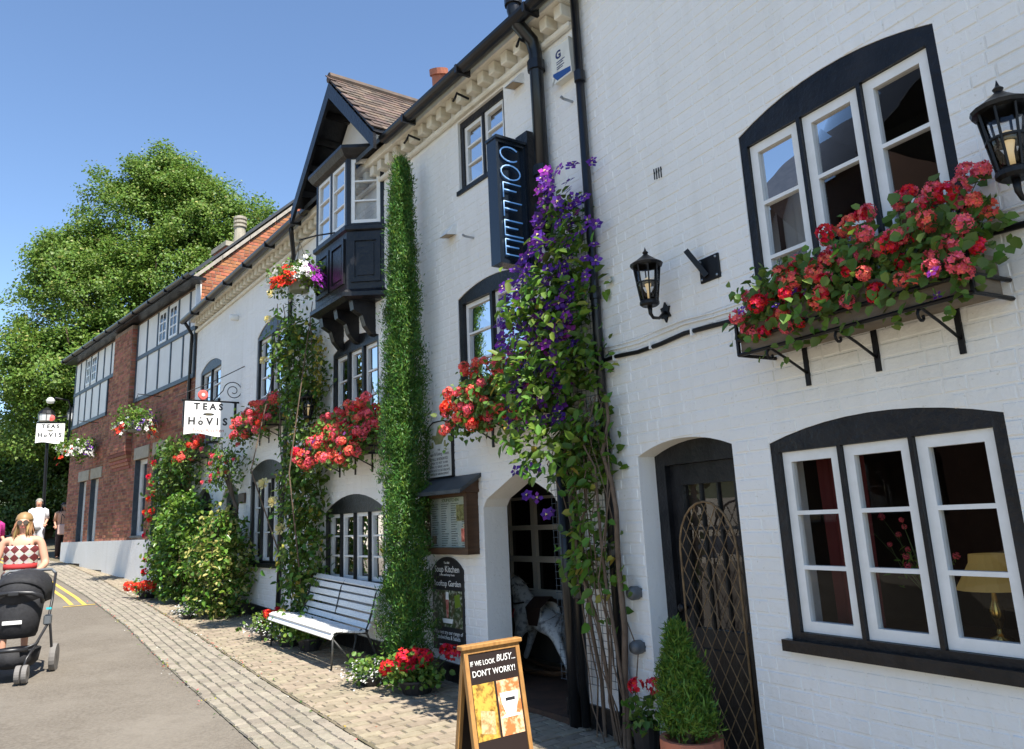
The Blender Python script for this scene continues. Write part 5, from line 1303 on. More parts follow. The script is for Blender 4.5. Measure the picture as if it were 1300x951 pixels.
# ------------------------------------------------------------------ bits fixed to the walls
t = thing('iron_bracket', 'black iron wall bracket plate with a stub arm on the right house', 'bracket', FR, (-1.29, 0, 3.16))
MB().box((-1.38, .001, 3.165), (-1.205, .018, 3.325)).build('plate', m_blackm, t, bevel=.003)
MB().bar((-1.27, .02, 3.20), (-1.18, .09, 3.39), .03, .035).build('arm', m_blackm, t)
for a, b in ((-1.36, 3.185), (-1.225, 3.185), (-1.36, 3.305), (-1.225, 3.305)): MB().lathe([(.008, 0), (.008, .006), (.001, .008)], (a, .018, b), 8, M=Matrix.Rotation(rad(-90), 4, 'X')).build('bolt', m_steel, t)
t = thing('alarm_box', 'white burglar alarm box with a blue light between the rain pipes', 'alarm box', FC, (-3.36, .0, 5.3))
MB().slab([(-3.48, 5.34), (-3.24, 5.34), (-3.24, 5.66), (-3.48, 5.66)], [], .085, .001).build('case', mat('cream_plastic', (0.70, 0.69, 0.62), 0.4), t, bevel=.01)
MB().slab([(-3.475, 5.345), (-3.30, 5.345), (-3.25, 5.40), (-3.25, 5.425), (-3.475, 5.39)], [], .088, .08).build('strobe_lens', mat('blue_lens', (0.02, 0.07, 0.25), 0.2), t)
m_bluep = mat('navy_print', (0.02, 0.03, 0.12), 0.5)
text('G', .10, wall_text_matrix(-3.33, .0865, 5.57, t), t, m_bluep, .0004, bold=.004)
for z_, l_ in ((5.505, .11), (5.485, .09), (5.458, .10), (5.440, .08)): MB().box((-3.30 - l_, .085, z_), (-3.30, .0862, z_ + .008)).build('printed_line', m_bluep, t)
for lab, (s, z) in (('small white floodlight under the eaves near the alarm box', (-2.66, 5.64)), ('small white floodlight on the wall beside the cypress top', (-1.42, 4.58))):
    t = thing('floodlight', lab, 'floodlight', FC, (s, 0, z), 'small white floodlights on the long white wall')
    MB().add([(s - .07, .0, z + .10), (s + .07, .0, z + .10), (s + .07, .0, z - .0), (s - .07, .0, z - .0), (s - .07, .03, z + .10), (s + .07, .03, z + .10), (s + .07, .13, z - .02), (s - .07, .13, z - .02)], [(0, 1, 5, 4), (4, 5, 6, 7), (1, 2, 6, 5), (0, 4, 7, 3), (0, 3, 2, 1)]).build('housing', m_white, t)
    MB().add([(s - .06, .01, z + .001), (s + .06, .01, z + .001), (s + .06, .122, z - .018), (s - .06, .122, z - .018)], [(0, 1, 2, 3)]).build('lens', mat('tan_lens', (0.30, 0.22, 0.13), 0.4), t)
for lab, (s, z) in (('galvanised pin sticking out of the white wall beside the neon sign', (-1.80, 4.44)), ('white overflow pipe stub below the alarm box', (-3.38, 5.13))):
    o = MB().tube([(0, .0, 0), (0, .10, 0), (0, .13, .012)], .012, 8).build('wall_pin', m_steel, None, F=FC @ Matrix.Translation((s, 0, z))); tag(o, lab, 'wall pin')
for lab, (s, z) in (('upper dark grey bulkhead light on the pier beside the black door', (-.30, 1.215)), ('lower dark grey bulkhead light on the pier beside the black door', (-.29, .865))):
    t = thing('bulkhead_light', lab, 'light', FR, (s, 0, z))
    MB().lathe([(.03, 0), (.045, .012), (.047, .06), (.035, .085), (.001, .09)], (s, 0.005, z), 14, M=Matrix.Rotation(rad(-90), 4, 'X')).build('body', m_grey, t, smooth=True)
    MB().box((s - .035, .0, z - .03), (s + .035, .012, z + .03)).build('base', m_grey, t)
o = MB().lathe([(.001, 0), (.05, .0), (.06, .03), (.06, .13), (.04, .15), (.001, .15)], (0, 0, 0), 12, M=Matrix.Rotation(rad(-90), 4, 'X')).build('security_camera', m_white, None, F=FC @ Matrix.Translation((5.9, 0, 5.45))); tag(o, 'small white round sensor high on the white wall near the eaves', 'sensor')
t = thing('box_lamp', 'black and white box lamp on the wall under the tea sign', 'lamp', FC, (6.9, 0, 3.33))
MB().box((6.78, 0, 3.33), (7.02, .18, 3.55)).build('case', m_blackm, t); MB().box((6.76, .03, 3.36), (6.779, .16, 3.52)).build('diffuser', m_wpet, t)
# chimneys
t = thing('chimney', 'terracotta chimney pot showing above the gutter of the long white house', 'chimney', FC, (1.78, -2.0, 7.9))
MB().box((1.45, -2.3, 6.9), (2.15, -1.7, 8.28)).build('stack', m_brickor, t)
MB().lathe([(.13, 0), (.12, .35), (.15, .36), (.15, .45), (.11, .45), (.105, .2)], (1.78, -1.85, 8.28), 16, M=Matrix.Rotation(rad(-14), 4, 'X') @ Matrix.Rotation(rad(-14), 4, 'Y')).build('pot', m_terra, t, smooth=False)
t = thing('chimney', 'brick chimney with a ribbed buff pot on the brick house', 'chimney', FB, (2.0, -1.7, 7.5))
MB().box((1.55, -1.9, 7.2), (2.35, -1.15, 8.50)).build('stack', m_brick, t)
MB().box((1.50, -1.95, 8.40), (2.40, -1.10, 8.52)).build('stack_cap', m_stone, t)
MB().lathe([(.16, 0), (.15, .1), (.13, .5), (.16, .52), (.16, .57), (.125, .59), (.16, .62), (.16, .67), (.125, .69), (.16, .72), (.16, .78), (.12, .80), (.10, .6)], (1.78, -1.55, 8.50), 14).build('pot', m_stone, t, smooth=False)
# the wooden lattice arch leaning in the doorway
t = thing('lattice_screen', 'arched rustic willow lattice screen standing in front of the black door', 'lattice', FR, (-.92, -.08, gF(FR, -.9)))
sA, sB, zA, zB = -1.19, -.68, gF(FR, -.9) + .07, 1.50
arc = [(-.935 + .255 * math.cos(a), zB + .30 * math.sin(a)) for a in np.linspace(0, math.pi, 13)]
m_wil = mat('willow', (0.24, 0.155, 0.075), 0.7, c2=(0.13, 0.085, 0.045), ns=20, bump=.3)
MB().tube([(sB, -.07, zA)] + [(x, -.07, z) for x, z in arc] + [(sA, -.07, zA)], .0075, 6).build('hoop', m_wil, t, smooth=True)
def inside(x, z): return sA < x < sB and (z < zB or ((x + .935) / .255) ** 2 + ((z - zB) / .30) ** 2 < 1)
for i in range(-18, 30):
    for sg in (-1, 1):
        seg = []
        for j in range(140):
            z = zA + j * .0125; x = -.935 + sg * (z - 1.0) * .62 + (i - 6) * .095
            if inside(x, z): seg.append((x, z))
        if len(seg) > 4:
            MB().tube([(seg[0][0], -.075 + .006 * sg, seg[0][1]), (seg[-1][0], -.075 + .006 * sg, seg[-1][1])], .0032, 5).build('lattice_rod', m_wil, t)

# ------------------------------------------------------------------ hanging baskets
def basket(F, c, r, label, br, pal, group, m_b, sc=1.0, single=True):
    s, y, z = c
    t = thing('hanging_basket', label, 'flower basket', F, (s, y, z), group)
    MB().lathe([(r * .72, 0), (r * .78, .01), (r, r * 1.05), (r * 1.06, r * 1.06), (r * 1.06, r * 1.14), (r * .9, r * 1.14), (.001, r)], (s, y, z), 18).build('bucket', m_b, t, smooth=False)
    MB().tube(br, .010, 6).build('bracket', m_blackm, t)
    for a in (0, 2.1, 4.2): MB().tube([(s + r * math.cos(a), y + r * math.sin(a), z + r * 1.1), (s, y, br[-1][2] - .02 if br[-1][2] > z + r else z + r * 3)], .003, 4).build('chain', m_blackm, t)
    cen = []
    for _ in range(90):
        a = random.random() * 6.28; q = random.random() ** .5 * r * 2.2; cen.append((s + q * math.cos(a), y + q * math.sin(a), z + r * 1.25 + random.gauss(.06, .08) * sc - max(0, q - r) * .7))
    clump_leaves('leaves', t, cen, 9, .05 * sc, .055 * sc, [m_lclem, m_lger], kp=(.6, .4), wr=.8, out=(0, .2, .8))
    for m_, (a0, a1), n, zc, big in pal:
        P = []; D = []
        for _ in range(n):
            a = random.uniform(a0, a1); q = r * (1.0 + random.random() ** .7 * 1.5); h = zc - max(0, q - r * 1.2) * .8 + random.gauss(0, .06) * sc
            P.append((s + q * math.cos(a), y + q * math.sin(a), z + r * 1.35 + h)); D.append((math.cos(a) + random.uniform(-.3, .3), math.sin(a) + random.uniform(-.3, .3), random.uniform(.1, 1)))
        blooms('petunia_bloom', t, P, D, m_, (big * .8, big * 1.2))
    return t
PW = [star_mesh('petunia_bloom', m_wpet, .034, 5, m_wpet, .4)]; PM = [star_mesh('petunia_bloom', m_mag, .042, 5, m_viol, .3)]; PO = [star_mesh('petunia_bloom', m_scar, .042, 5, m_scar, .4)]; PV = [star_mesh('petunia_bloom', m_viol, .04, 5)]
m_bk = mat('sage_plastic_bucket', (0.20, 0.235, 0.19), 0.4)
basket(FC, (1.25, .62, 4.62), .155, 'sage bucket of white, orange and magenta petunias hanging beside the black bay', [(.75, .36, 5.28), (1.0, .5, 5.30), (1.25, .62, 5.30)],
       [(PW, (.4, 1.75), 130, .05, .8), (PO, (1.7, 2.6), 46, .0, 1.15), (PW, (2.5, 3.2), 30, .07, 1.1), (PM, (3.1, 5.2), 110, .06, 1.15), (PW, (-.9, .5), 40, .03, .8)], None, m_bk)
basket(FB, (2.05, .50, 3.95), .19, 'grey bucket of white and purple petunias hanging on the brick chimney breast', [(2.05, 0, 4.75), (2.05, .5, 4.78)],
       [(PW, (0, 6.28), 60, .0, 1.5), (PV, (2.5, 6.0), 34, .10, 1.4), (PO, (3.8, 5.4), 14, -.05, 1.4), (PO, (1.0, 2.2), 14, -.08, 1.4)], 'baskets on the brick house', m_bk, 1.3)
basket(FB, (6.95, .50, 3.85), .19, 'grey bucket of purple and white petunias hanging near the far end of the brick house', [(6.95, 0, 4.75), (6.95, .5, 4.78)],
       [(PW, (1.5, 4.5), 55, .0, 1.5), (PV, (3.6, 7.0), 50, .06, 1.5), (PO, (1.2, 2.6), 12, -.12, 1.5)], 'baskets on the brick house', m_bk, 1.3)

# ------------------------------------------------------------------ things behind the glass
t = thing('table_lamp', 'brass table lamp with a yellow pleated shade behind the lower window', 'lamp', FR, (-2.49, -.42, 1.08))
MB().lathe([(.05, 0), (.055, .012), (.02, .03), (.012, .06), (.03, .10), (.034, .14), (.015, .19), (.008, .24), (.008, .27)], (-2.49, -.42, 1.08), 14).build('base', mat('polished_brass', (0.55, 0.36, 0.10), 0.25, 1.0), t, smooth=True)
n = 36
vs = [(-2.49 + (r * (1 + .02 * (j % 2))) * math.cos(2 * math.pi * j / n), -.42 + (r * (1 + .02 * (j % 2))) * math.sin(2 * math.pi * j / n), z) for r, z in ((.155, 1.315), (.15, 1.325), (.085, 1.44), (.08, 1.48)) for j in range(n)]
MB().add(vs, [(i * n + j, i * n + (j + 1) % n, (i + 1) * n + (j + 1) % n, (i + 1) * n + j) for i in range(3) for j in range(n)]).build('shade', mat('yellow_fabric', (0.62, 0.46, 0.16), 0.7, trl=.4, emit=(0.9, 0.62, 0.18), es=.05), t)
o = MB().box((-.75, -.28, -.03), (.75, .22, 0)).build('window_table', m_wood, None, F=FR @ Matrix.Translation((-2.3, -.52, 1.08))); tag(o, 'dark wooden table inside behind the lower window', 'table')
t = thing('flower_vase', 'brass vase of pink carnations behind the lower window', 'vase', FR, (-2.18, -.40, 1.08))
MB().lathe([(.028, 0), (.03, .01), (.016, .03), (.03, .08), (.036, .13), (.03, .17), (.034, .19), (.024, .18)], (-2.18, -.40, 1.08), 14).build('vase', mat('dull_brass', (0.40, 0.28, 0.16), 0.3, 1.0), t, smooth=True)
P = [(-2.18 + random.gauss(0, .12), -.40 + random.uniform(-.05, .08), 1.47 + random.uniform(-.06, .2)) for _ in range(16)]
stems('stems', t, [((-2.18, -.40, 1.25), p) for p in P], .003, m_stem); blooms('carnation', t, P, [(0, .5, 1) for _ in P], [HEADS['pink'][0]], (.3, .5))
clump_leaves('leaves', t, [(p[0] * .6 - 2.18 * .4, p[1], 1.3 + random.random() * .2) for p in P], 5, .03, .05, [m_lclem], wr=.25)
m_red = mat('dark_red_curtain', (0.13, 0.02, 0.018), 0.8); m_netc = mat('white_net_curtain', (0.62, 0.63, 0.64), 0.8, trl=.3)
curtain(FR, -1.96, -1.68, 1.05, 2.1, -.30, m_red, 'dark red curtain at the side of the lower window of the right house', amp=.02, n=16)
curtain(FR, -2.02, -1.70, 2.8, 4.0, -.22, m_netc, 'white net curtain in the upper window of the right house', amp=.022, n=18)
curtain(FC, -2.34, -1.62, 5.02, 5.74, -.20, mat('blue_grey_net', (0.30, 0.36, 0.42), 0.8, trl=.3), 'blue grey net curtain in the small square upper window', amp=.015, n=24)
curtain(FC, .30, 1.6, 2.0, 2.4, -.5, m_red, 'dark red pelmet inside the window behind the bench', amp=.015, n=24)
# ------------------------------------------------------------------ rocking horse in the passage
def skin(name, pts, edges, m, parent, sub=2, root=0, smooth=True):
    me = bpy.data.meshes.new(name)
    b = _base(parent)
    me.from_pydata([(p[0] - b.x, p[1] - b.y, p[2] - b.z) for p, r in pts], edges, [])
    me.materials.append(m)
    o = link(name, me, parent)
    md = o.modifiers.new('skin', 'SKIN'); md.use_smooth_shade = True
    sv = me.skin_vertices[0].data
    for i, (p, r) in enumerate(pts):
        rr = r if isinstance(r, tuple) else (r, r)
        sv[i].radius = rr; sv[i].use_root = (i == root)
    ms = o.modifiers.new('sub', 'SUBSURF'); ms.levels = sub; ms.render_levels = sub
    return o
zf = gs(-1.5) + .06
t = thing('rocking_horse', 'dappled grey rocking horse with a dark saddle inside the arched passage', 'rocking horse', FC, (-1.55, -.8, zf))
hx, hy = -1.55, -.80
def hp(a, b, z): return (hx + a, hy + b, zf + z)
m_dap = mat('dapple_grey_paint', (0.52, 0.52, 0.50), 0.45, c2=(0.22, 0.22, 0.22), ns=16, lo=.5, hi=.62)
pts = [(hp(0, 0, .50), .13), (hp(.20, 0, .52), .135), (hp(-.22, 0, .52), .13), (hp(.33, 0, .66), .10), (hp(.40, 0, .80), .075), (hp(.50, 0, .78), .06), (hp(.60, 0, .64), .045), (hp(.64, 0, .58), .04),
       (hp(.26, .08, .36), .055), (hp(.36, .09, .18), .032), (hp(.44, .09, .05), .03), (hp(.26, -.08, .36), .055), (hp(.36, -.09, .18), .032), (hp(.44, -.09, .05), .03),
       (hp(-.28, .08, .36), .06), (hp(-.40, .09, .18), .032), (hp(-.50, .09, .05), .03), (hp(-.28, -.08, .36), .06), (hp(-.40, -.09, .18), .032), (hp(-.50, -.09, .05), .03)]
skin('body', pts, [(0, 1), (0, 2), (1, 3), (3, 4), (4, 5), (5, 6), (6, 7), (1, 8), (8, 9), (9, 10), (1, 11), (11, 12), (12, 13), (2, 14), (14, 15), (15, 16), (2, 17), (17, 18), (18, 19)], m_dap, t)
MB().add([hp(a, b, z) for a, b, z in ((-.14, .13, .58), (.10, .13, .58), (.12, 0, .665), (-.16, 0, .68), (-.14, -.13, .58), (.10, -.13, .58), (-.10, .145, .42), (.04, .145, .42))], [(0, 1, 2, 3), (3, 2, 5, 4), (0, 6, 7, 1)]).build('saddle', mat('dark_leather', (0.03, 0.016, 0.012), 0.5), t)
m_rein = mat('rein_leather', (0.02, 0.012, 0.01), 0.5)
MB().tube([hp(.60, .05, .64), hp(.45, .09, .62), hp(.28, .13, .60), hp(.12, .13, .62)], .008, 5).build('rein', m_rein, t)
MB().tube([hp(.30, .115, .55), hp(.36, .11, .48), hp(.34, 0, .42), hp(.36, -.11, .48)], .010, 5).build('breast_strap', mat('red_strap', (0.35, 0.03, 0.03), 0.5), t)
leaves('mane', np.array([hp(.30 + .12 * u + random.gauss(0, .008), random.gauss(0, .015), .70 + .16 * u) for u in np.linspace(0, 1, 120)]), rnd(120), np.tile((-.4, .1, -1.0), (120, 1)) + rng.normal(size=(120, 3)) * .3, .12, .02, [mat('grey_mane', (0.16, 0.15, 0.14), 0.7)], t)
leaves('tail', np.array([hp(-.36, random.gauss(0, .01), .58) for u in range(60)]), rnd(60), np.tile((-.5, 0, -1.0), (60, 1)) + rng.normal(size=(60, 3)) * .15, .32, .02, [mat('grey_tail', (0.16, 0.15, 0.14), 0.7)], t)
for b in (-.11, .11): MB().tube([hp(-.62, b, .10), hp(-.3, b, .02), hp(.1, b, .0), hp(.45, b, .04), hp(.66, b, .13)], .022, 6).build('rocker', m_wood, t)

# ------------------------------------------------------------------ parasols at the far left edge
for (x, y, z, r, lab) in ((-13.2, 17.5, 3.55, 1.5, 'pale green cafe parasol at the edge of the street, nearer one'), (-15.95, 20.5, 3.55, 1.6, 'pale green cafe parasol at the edge of the street, farther one')):
    t = thing('parasol', lab, 'parasol', ID, (x, y, gz(x, y)))
    MB().tube([(x, y, gz(x, y)), (x, y, z)], .025, 8).build('pole', m_woodlt, t)
    MB().lathe([(r, -.42), (r * .99, -.40), (.05, 0.0), (.001, .02)], (x, y, z), 8).build('canopy', mat('pale_green_canvas', (0.52, 0.60, 0.55), 0.8, trl=.3), t)
    MB().lathe([(.25, 0), (.25, .08), (.05, .1)], (x, y, gz(x, y)), 10).build('base', m_grey, t)
# street light on the end of the brick house
t = thing('street_light', 'white street light head on a bracket at the far end of the brick house', 'street light', FB, (9.8, .1, 5.0))
MB().tube([(9.8, .06, 4.2), (9.8, .08, 5.55), (9.8, .15, 5.75), (9.8, .5, 5.8)], .03, 8).build('bracket', m_blackm, t)
MB().lathe([(.001, 0), (.09, .02), (.12, .10), (.07, .17), (.001, .2)], (9.8, .62, 5.62), 12).build('head', m_wpet, t, smooth=True)

# ------------------------------------------------------------------ fallen petals and leaves on the paving
Pf = []
for _ in range(520):
    s_ = random.choice((random.uniform(-3.4, 9.5), random.gauss(5.5, 1.6), random.gauss(1.5, 1.0)))
    k_ = curve(KERB, s_); o_ = random.choice((random.uniform(.05, k_), k_ + random.gauss(0, .04), curve(SETT, s_) + random.gauss(.02, .04)))
    Pf.append(tuple(FC @ Vector((s_, o_, gs(s_) + .032))))
Pf = np.array(Pf)
lf = leaves('fallen_leaves', Pf, rng.normal(size=(len(Pf), 3)) * .25 + (0, 0, 1), rnd(len(Pf)), rng.uniform(.015, .035, len(Pf)), rng.uniform(.012, .022, len(Pf)), [m_lvine, m_lgold, m_coral, m_wpet], None, rng.choice(4, len(Pf), p=(.4, .25, .2, .15)))
lf['label'] = 'scattered fallen petals and small leaves on the pavement and kerb'; lf['category'] = 'fallen leaves'

# ------------------------------------------------------------------ people
def rings(mb, R_, n=18, k=0, cap=True):      # list of (cx, cy, z, rx, ry)
    vs = []
    for cx, cy, z, rx, ry in R_:
        for j in range(n):
            a = 2 * math.pi * j / n; vs.append((cx + rx * math.cos(a), cy + ry * math.sin(a), z))
    fs = [(i * n + j, i * n + (j + 1) % n, (i + 1) * n + (j + 1) % n, (i + 1) * n + j) for i in range(len(R_) - 1) for j in range(n)]
    if cap: fs += [tuple(range(n))[::-1], tuple(range((len(R_) - 1) * n, len(R_) * n))]
    return mb.add(vs, fs, k)
def hand(mb, w, d, side, r=.009, grip=0.6):
    w = Vector(w); d = Vector(d).normalized(); u = Vector((0, 0, 1)); x = d.cross(u).normalized() * side; dn = d.cross(x).normalized()
    if dn.z > 0: dn = -dn
    palm = w + d * .075
    mb.tube([w, w + d * .03, palm], [.024, .034, .036], 8)
    for i, L in enumerate((.062, .072, .068, .054)):
        b0 = palm + x * (-.027 + i * .018) * 1.0 - d * .008
        b1 = b0 + (d * (1 - grip) + dn * grip * .35).normalized() * L * .5; b2 = b1 + (d * (1 - grip) * .4 + dn * grip).normalized() * L * .45; b3 = b2 + (dn * .8 - d * grip * .6).normalized() * L * .3
        mb.tube([b0, b1, b2, b3], [r, r * .95, r * .85, r * .6], 6)
    t0 = w + d * .03 - x * .03; t1 = t0 - x * .025 + d * .025; mb.tube([t0, t1, t1 + d * .028 + dn * .012], [r * 1.2, r, r * .7], 6)
def person(label, loc, rz, H, parts, skin_m=m_skin, hair=None, hair_m=None, arms=None, legs=None, torso=(1, 1), group=None, glasses=False, hands=True):
    k = H / 1.70
    M0 = Matrix.Translation((loc[0], loc[1], gz(loc[0], loc[1]) + .005)) @ Matrix.Rotation(rz, 4, 'Z')
    t = thing('person', label, 'person', M0, (0, 0, 0), group)
    tw, td = torso
    A = arms or {-1: [(-.235, .03, 1.14), (-.20, -.16, 1.02)], 1: [(.235, .03, 1.14), (.20, -.16, 1.02)]}
    Lg = legs or {-1: [(-.10, -.02, .50), (-.10, .02, .085), (-.10, -.13, .035)], 1: [(.10, -.02, .50), (.10, .02, .085), (.10, -.13, .035)]}
    pts = [((0, 0, .95), (.135 * tw, .10 * td)), ((0, 0, 1.10), (.115 * tw, .09 * td)), ((0, 0, 1.28), (.13 * tw, .10 * td)), ((0, .005, 1.40), (.10 * tw, .075)), ((0, 0, 1.475), (.052, .055)), ((0, -.014, 1.535), (.066, .074)), ((0, -.018, 1.61), (.092, .108)), ((0, -.008, 1.69), (.074, .090))]
    ed = [(i, i + 1) for i in range(7)]
    for s in (-1, 1):
        i0 = len(pts); e, w = A[s]
        pts += [((s * .155 * tw, .005, 1.405), .055), (e, .040 * (1 + (tw - 1) * .6)), (w, .027)]
        ed += [(3, i0), (i0, i0 + 1), (i0 + 1, i0 + 2)]
        i0 = len(pts); kn, an, to = Lg[s]
        pts += [((s * .09, 0, .84), .082), (kn, .055), (an, .036), (to, .030)]
        ed += [(0, i0), (i0, i0 + 1), (i0 + 1, i0 + 2), (i0 + 2, i0 + 3)]
    pts = [((p[0] * k, p[1] * k, p[2] * k), (r[0] * k, r[1] * k) if isinstance(r, tuple) else r * k) for p, r in pts]
    skin('body', pts, ed, skin_m, t, 2)
    mb = MB()
    if hands:
        for s in (-1, 1):
            e, w = Vector(A[s][0]) * k, Vector(A[s][1]) * k; hand(mb, w, (w - e), s, .009 * k)
        mb.build('hands', skin_m, t, smooth=True)
    # face
    fz = 1.605 * k; fy = -.112 * k
    MB().add([(p[0] * k, fy + p[1] * k, fz + p[2] * k) for p in ((0, .004, .022), (-.014, .004, -.016), (.014, .004, -.016), (0, -.020, -.014))], [(0, 1, 3), (0, 3, 2), (1, 2, 3)]).build('nose', skin_m, t)
    MB().box((-.024 * k, fy + .008 * k, fz - .046 * k), (.024 * k, fy + .022 * k, fz - .036 * k)).build('mouth', mat('lips', (0.40, 0.10, 0.09), 0.5), t)
    for s in (-1, 1):
        MB().lathe([(.001, -.016), (.012, -.008), (.016, .004), (.012, .018), (.001, .022)], (s * .086 * k, .0, fz), 8, sx=.5).build('ear', skin_m, t, smooth=True)
        if not glasses: MB().lathe([(.001, -.007), (.009, -.004), (.011, 0), (.009, .004), (.001, .007)], (s * .030 * k, fy + .018 * k, fz + .018 * k), 8).build('eye', m_print_k, t)
    if glasses:
        mg = MB()
        for s in (-1, 1): mg.lathe([(.001, -.004), (.026, -.004), (.028, 0), (.026, .004), (.001, .004)], (s * .032 * k, fy + .002 * k, fz + .016 * k), 12, M=Matrix.Rotation(rad(90), 4, 'X'))
        mg.bar((-.012 * k, fy, fz + .02 * k), (.012 * k, fy, fz + .02 * k), .004, .004)
        for s in (-1, 1): mg.bar((s * .058 * k, fy + .004, fz + .02 * k), (s * .076 * k, .0, fz + .018 * k), .004, .006)
        mg.build('sunglasses', mat('sunglass_lens', (0.04, 0.025, 0.02), 0.1, spec=.7), t)
    if hair:
        V = []
        n = hair['n']; L = hair['L']
        th = rng.uniform(-.30 * math.pi, 1.30 * math.pi, n); zz = rng.uniform(1.575, 1.69, n)
        th = np.where(L < .1, rng.uniform(-.12 * math.pi, 1.12 * math.pi, n), th)
        rr = np.sqrt(np.clip(1 - ((zz - 1.61) / .125) ** 2, .1, 1))
        d = np.stack([np.cos(th), np.sin(th), 0 * th], 1)
        P = np.stack([.094 * rr * np.cos(th), .112 * rr * np.sin(th) + .004, zz], 1) * k
        A_ = np.stack([d[:, 0] * .12, d[:, 1] * .12, -np.ones(n)], 1) + rng.normal(size=(n, 3)) * .10
        leaves('hair', P, d + rng.normal(size=(n, 3)) * .12, A_, L * k * rng.uniform(.6, 1.1, n), .028 * k, [hair_m], t, kind=None, fold=.05)
        MB().lathe([(.001, 1.752), (.045, 1.742), (.078, 1.715), (.096, 1.668), (.098, 1.640)][::-1], (0, .014 * k, 0), 16, sx=k * 1.0, sy=k * 1.12, M=Matrix.Translation((0, 0, 0)) @ Matrix.Diagonal((1, 1, k, 1))).build('hair_cap', hair_m, t, smooth=True)
    for name, kind, data, m in parts:
        mb = MB()
        if kind == 'rings': rings(mb, [tuple(q * k for q in r) for r in data], 20, cap=False)
        elif kind == 'tubes':
            for pl, rr in data: mb.tube([Vector(p) * k for p in pl], [q * k for q in rr], 12, cap=False)
        elif kind == 'bars':
            for p, q, w, h in data: mb.bar(Vector(p) * k, Vector(q) * k, w * k, h * k)
        elif kind == 'boxes':
            for a, b in data: mb.box([q * k for q in a], [q * k for q in b])
        o = mb.build(name, m, t, smooth=kind in ('rings', 'tubes'))
        if kind in ('rings', 'tubes'):
            sm = o.modifiers.new('thick', 'SOLIDIFY'); sm.thickness = .008; sm.offset = 1
    return t
# diamond print for the dress
m_dress = bpy.data.materials.new('diamond_print_cotton'); m_dress.use_nodes = True
N, L = m_dress.node_tree.nodes, m_dress.node_tree.links
tc = N.new('ShaderNodeTexCoord'); mp = N.new('ShaderNodeMapping'); mp.inputs['Rotation'].default_value = (0, rad(45), 0); mp.inputs['Scale'].default_value = (1, 0.001, 1)
ck = N.new('ShaderNodeTexChecker'); ck.inputs['Scale'].default_value = 15.0; ck.inputs[1].default_value = (0.62, 0.58, 0.52, 1); ck.inputs[2].default_value = (0.16, 0.018, 0.02, 1)
L.new(tc.outputs['Object'], mp.inputs[0]); L.new(mp.outputs[0], ck.inputs[0])
nz = N.new('ShaderNodeTexNoise'); nz.inputs['Scale'].default_value = 40; L.new(tc.outputs['Object'], nz.inputs[0])
mx = N.new('ShaderNodeMix'); mx.data_type = 'RGBA'; mx.blend_type = 'MULTIPLY'; mx.inputs[0].default_value = .6; L.new(ck.outputs[0], mx.inputs[6]); L.new(nz.outputs[1], mx.inputs[7])
L.new(mx.outputs[2], N['Principled BSDF'].inputs['Base Color']); N['Principled BSDF'].inputs['Roughness'].default_value = .8
m_blond = mat('blonde_hair', (0.34, 0.20, 0.09), 0.5, isl=.3); m_dkhair = mat('dark_hair', (0.03, 0.02, 0.015), 0.5, isl=.3); m_gryhair = mat('grey_hair', (0.20, 0.18, 0.16), 0.6, isl=.3)
m_redc = mat('red_cotton', (0.42, 0.035, 0.035), 0.8)
person('woman in a red, black and white sundress and sunglasses pushing a black pushchair', (-5.75, 9.25), rad(24), 1.60, [
    ('dress', 'rings', [(0, 0, .42, .25, .20), (0, 0, .70, .22, .17), (0, 0, .95, .195, .155), (0, 0, 1.08, .165, .135), (0, 0, 1.20, .175, .145), (0, -.01, 1.29, .180, .150), (0, -.012, 1.345, .165, .130)], m_dress),
    ('sash', 'rings', [(0, 0, 1.075, .172, .142), (0, 0, 1.10, .171, .141), (0, 0, 1.135, .173, .143)], m_redc),
    ('strap', 'bars', [((-.085, -.115, 1.33), (-.10, -.02, 1.462), .022, .010), ((.085, -.115, 1.33), (.10, -.02, 1.462), .022, .010), ((-.10, -.02, 1.462), (-.09, .10, 1.33), .022, .010), ((.10, -.02, 1.462), (.09, .10, 1.33), .022, .010)], mat('dark_strap', (0.06, 0.02, 0.02), .8)),
    ('sandals', 'boxes', [((-.145, -.17, 0), (-.06, .07, .03)), ((.06, -.17, 0), (.145, .07, .03))], m_rein)],
    hair=dict(n=420, L=.20), hair_m=m_blond, glasses=True, torso=(1.25, 1.3),
    arms={-1: [(-.27, -.02, 1.12), (-.21, -.30, 1.03)], 1: [(.27, -.02, 1.12), (.21, -.30, 1.03)]},
    legs={-1: [(-.10, -.06, .50), (-.10, -.06, .085), (-.10, -.20, .035)], 1: [(.10, .02, .50), (.10, .14, .11), (.10, .03, .035)]})
m_shirt = mat('white_shirt', (0.74, 0.75, 0.78), 0.7); m_troux = mat('pale_trousers', (0.52, 0.52, 0.55), 0.8)
def shirt_parts(m, trous, sleeves=.3):
    return [('shirt', 'rings', [(0, 0, .86, .17, .13), (0, 0, 1.0, .165, .13), (0, 0, 1.2, .17, .13), (0, 0, 1.35, .18, .125), (0, 0, 1.43, .135, .095), (0, 0, 1.475, .07, .07)], m),
            ('sleeves', 'tubes', [([(s * .12, 0, 1.415), (s * .19, .005, 1.39), (s * .235, .03, 1.16)], [.062, .060, .050]) for s in (-1, 1)], m),
            ('trousers', 'tubes', [([(s * .075, 0, .96), (s * .095, 0, .80), (s * .10, -.02, .50), (s * .10, .01, .07)], [.115, .10, .075, .06]) for s in (-1, 1)], trous),
            ('shoes', 'boxes', [((-.145, -.18, 0), (-.055, .08, .07)), ((.055, -.18, 0), (.145, .08, .07))], m_rein)]
